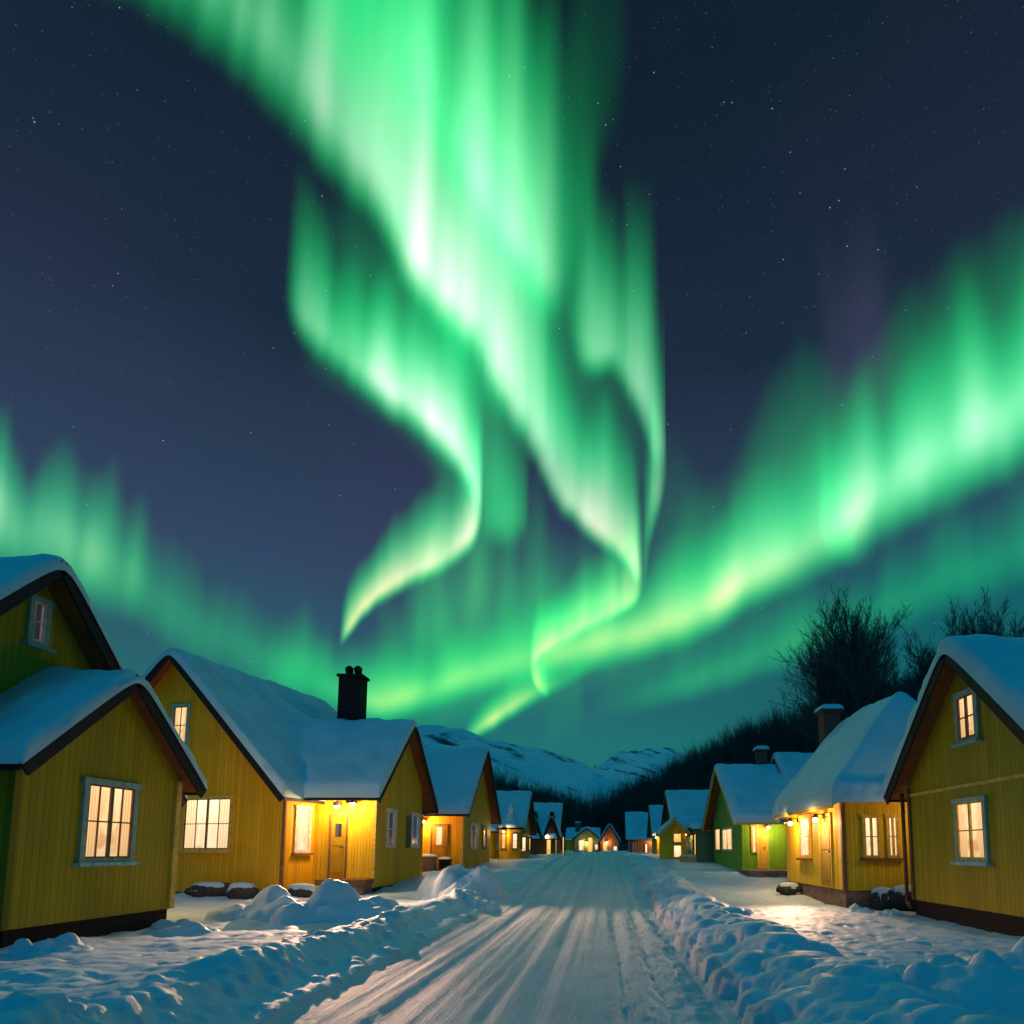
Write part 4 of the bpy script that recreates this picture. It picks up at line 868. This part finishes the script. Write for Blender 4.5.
CURT.extend(curtains([(478, 545, 140, 0), (490, 552, 150, .5), (508, 556, 150, .6), (520, 548, 140, .4), (530, 535, 120, 0)], .25, 1.2, .3, .12, 5, .85))
CURT.extend(curtains([(1150, 395, 330, 1.0), (1024, 482, 320, 1.0), (975, 504, 310, .95), (930, 526, 290, .95), (890, 546, 280, .92), (862, 568, 240, 1.05), (848, 577, 225, 1.1), (836, 574, 205, .9), (815, 588, 180, .82), (780, 604, 170, .88), (742, 618, 160, .95), (722, 637, 160, 1.1), (690, 651, 150, 1.05), (650, 663, 145, 1.0), (610, 672, 138, .95), (570, 680, 130, .86), (530, 688, 120, .72), (495, 695, 120, .68), (455, 706, 120, .74), (420, 718, 115, .85), (392, 727, 110, .9), (372, 731, 105, .65), (345, 716, 105, .4), (300, 704, 100, .2), (260, 694, 90, 0)], .28, 1.15, .28, .05, 6, 1.36))
CURT.extend(curtains([(600, 672, 40, 0), (560, 694, 55, .4), (530, 709, 58, .75), (503, 726, 56, 1.0), (482, 739, 50, 1.1), (472, 744, 44, .75), (462, 747, 40, 0)], .3, 1.1, .2, .06, 7, 1.3))
CURT.extend(curtains([(1150, 548, 150, .34), (1024, 592, 150, .32), (950, 618, 140, .32), (880, 644, 125, .34), (800, 672, 110, .42), (735, 692, 100, .46), (690, 706, 90, .38), (655, 714, 80, .22), (620, 720, 70, .06), (590, 724, 70, 0)], .35, 1.2, .25, .06, 8, .95))
CURT.extend(curtains([(-160, 560, 230, 1.0), (0, 582, 220, .98), (50, 600, 200, .86), (95, 617, 185, .82), (122, 630, 170, .8), (136, 624, 160, .36), (150, 645, 140, .20), (190, 672, 140, .24), (214, 678, 135, .28), (225, 675, 120, .18), (262, 696, 120, .26), (296, 704, 125, .44), (308, 700, 115, .28), (335, 695, 100, .0)], .42, 1.1, .34, .07, 9, 1.3))
CURT.extend(curtains([(370, 705, 180, 0), (410, 702, 230, .4), (450, 695, 230, .48), (480, 688, 240, .42), (510, 682, 230, .42), (545, 674, 200, .3), (590, 665, 170, .2), (620, 655, 120, 0)], .5, 1.0, .5, .09, 10, 1.15))
CURT.extend(curtains([(540, 765, 120, 0), (556, 748, 120, .22), (572, 746, 120, .2), (588, 745, 110, 0)], .5, 1.2, .4, .09, 11, .6))
CURT.extend(curtains([(820, 470, 300, 0), (850, 455, 310, .5), (880, 450, 310, .5), (910, 440, 300, 0)], .5, .9, .3, .05, 12, .3, 1.0))
CURT.extend(curtains([(250, 10, 420, 0), (310, 100, 480, .6), (360, 190, 560, .9), (410, 300, 620, 1), (450, 400, 640, 1), (500, 430, 640, 1), (550, 480, 560, .7), (600, 500, 420, .35), (665, 500, 320, 0)], .10, .8, .22, .03, 13, .36))
CURT.extend(curtains([(640, 655, 300, 0), (720, 622, 230, .5), (820, 572, 260, .7), (900, 532, 310, .8), (1024, 480, 390, .85), (1150, 410, 390, .85)], .22, .85, .2, .03, 14, .55))
CURT.extend(curtains([(818, 545, 130, 0), (828, 566, 170, .8), (840, 574, 170, .8), (850, 566, 150, .5), (862, 560, 120, 0)], .25, 1.0, .2, .1, 16, .7))
CURT.extend(curtains([(300, 380, 240, 0), (340, 400, 260, .6), (380, 430, 300, .9), (420, 460, 320, 1), (460, 520, 340, 1), (495, 560, 300, .8), (520, 560, 220, .3), (530, 550, 160, 0)], .3, .85, .2, .03, 15, .5))
CURT.extend(curtains([(220, 720, 120, 0), (330, 738, 160, .5), (400, 748, 200, .9), (470, 740, 220, 1), (540, 722, 220, .9), (640, 692, 200, .6), (720, 662, 180, .3), (790, 640, 150, 0)], .42, .9, .3, .05, 17, .5))
m = bpy.data.materials.new('aurora_glow'); m.use_nodes = True; nt = m.node_tree; nt.nodes.clear()
at = nd(nt, 'ShaderNodeAttribute', attribute_name='glow'); em = nd(nt, 'ShaderNodeEmission'); lk(nt, at.outputs['Color'], em.inputs[0]); em.inputs[1].default_value = 1.0
tr_ = nd(nt, 'ShaderNodeBsdfTransparent'); ad = nd(nt, 'ShaderNodeAddShader'); lk(nt, em.outputs[0], ad.inputs[0]); lk(nt, tr_.outputs[0], ad.inputs[1]); ou = nd(nt, 'ShaderNodeOutputMaterial'); lk(nt, ad.outputs[0], ou.inputs[0])
m.cycles.emission_sampling = 'NONE'
av, af, ac = [], [], []; k0 = 0
for Vs, C in CURT:
    a, b = Vs.shape[:2]; idx = np.arange(a * b).reshape(a, b) + k0; k0 += a * b
    av.append(Vs.reshape(-1, 3)); ac.append(C.reshape(-1, 4)); af.append(np.stack([idx[:-1, :-1], idx[:-1, 1:], idx[1:, 1:], idx[1:, :-1]], -1).reshape(-1, 4))
V = np.concatenate(av); F_ = np.concatenate(af); C = np.concatenate(ac)
me = bpy.data.meshes.new('aurora'); me.vertices.add(len(V)); me.vertices.foreach_set('co', V.astype('f').ravel()); me.loops.add(F_.size); me.loops.foreach_set('vertex_index', F_.astype('i').ravel())
me.polygons.add(len(F_)); me.polygons.foreach_set('loop_start', np.arange(0, F_.size, 4, dtype='i')); me.polygons.foreach_set('loop_total', np.full(len(F_), 4, 'i')); me.update(calc_edges=True)
ca = me.attributes.new('glow', 'FLOAT_COLOR', 'POINT'); ca.data.foreach_set('color', C.astype('f').ravel()); me.materials.append(m)
o = bpy.data.objects.new('aurora', me); COL.objects.link(o); tag(o, 'green curtains of northern lights across the night sky', 'aurora', kind='stuff')
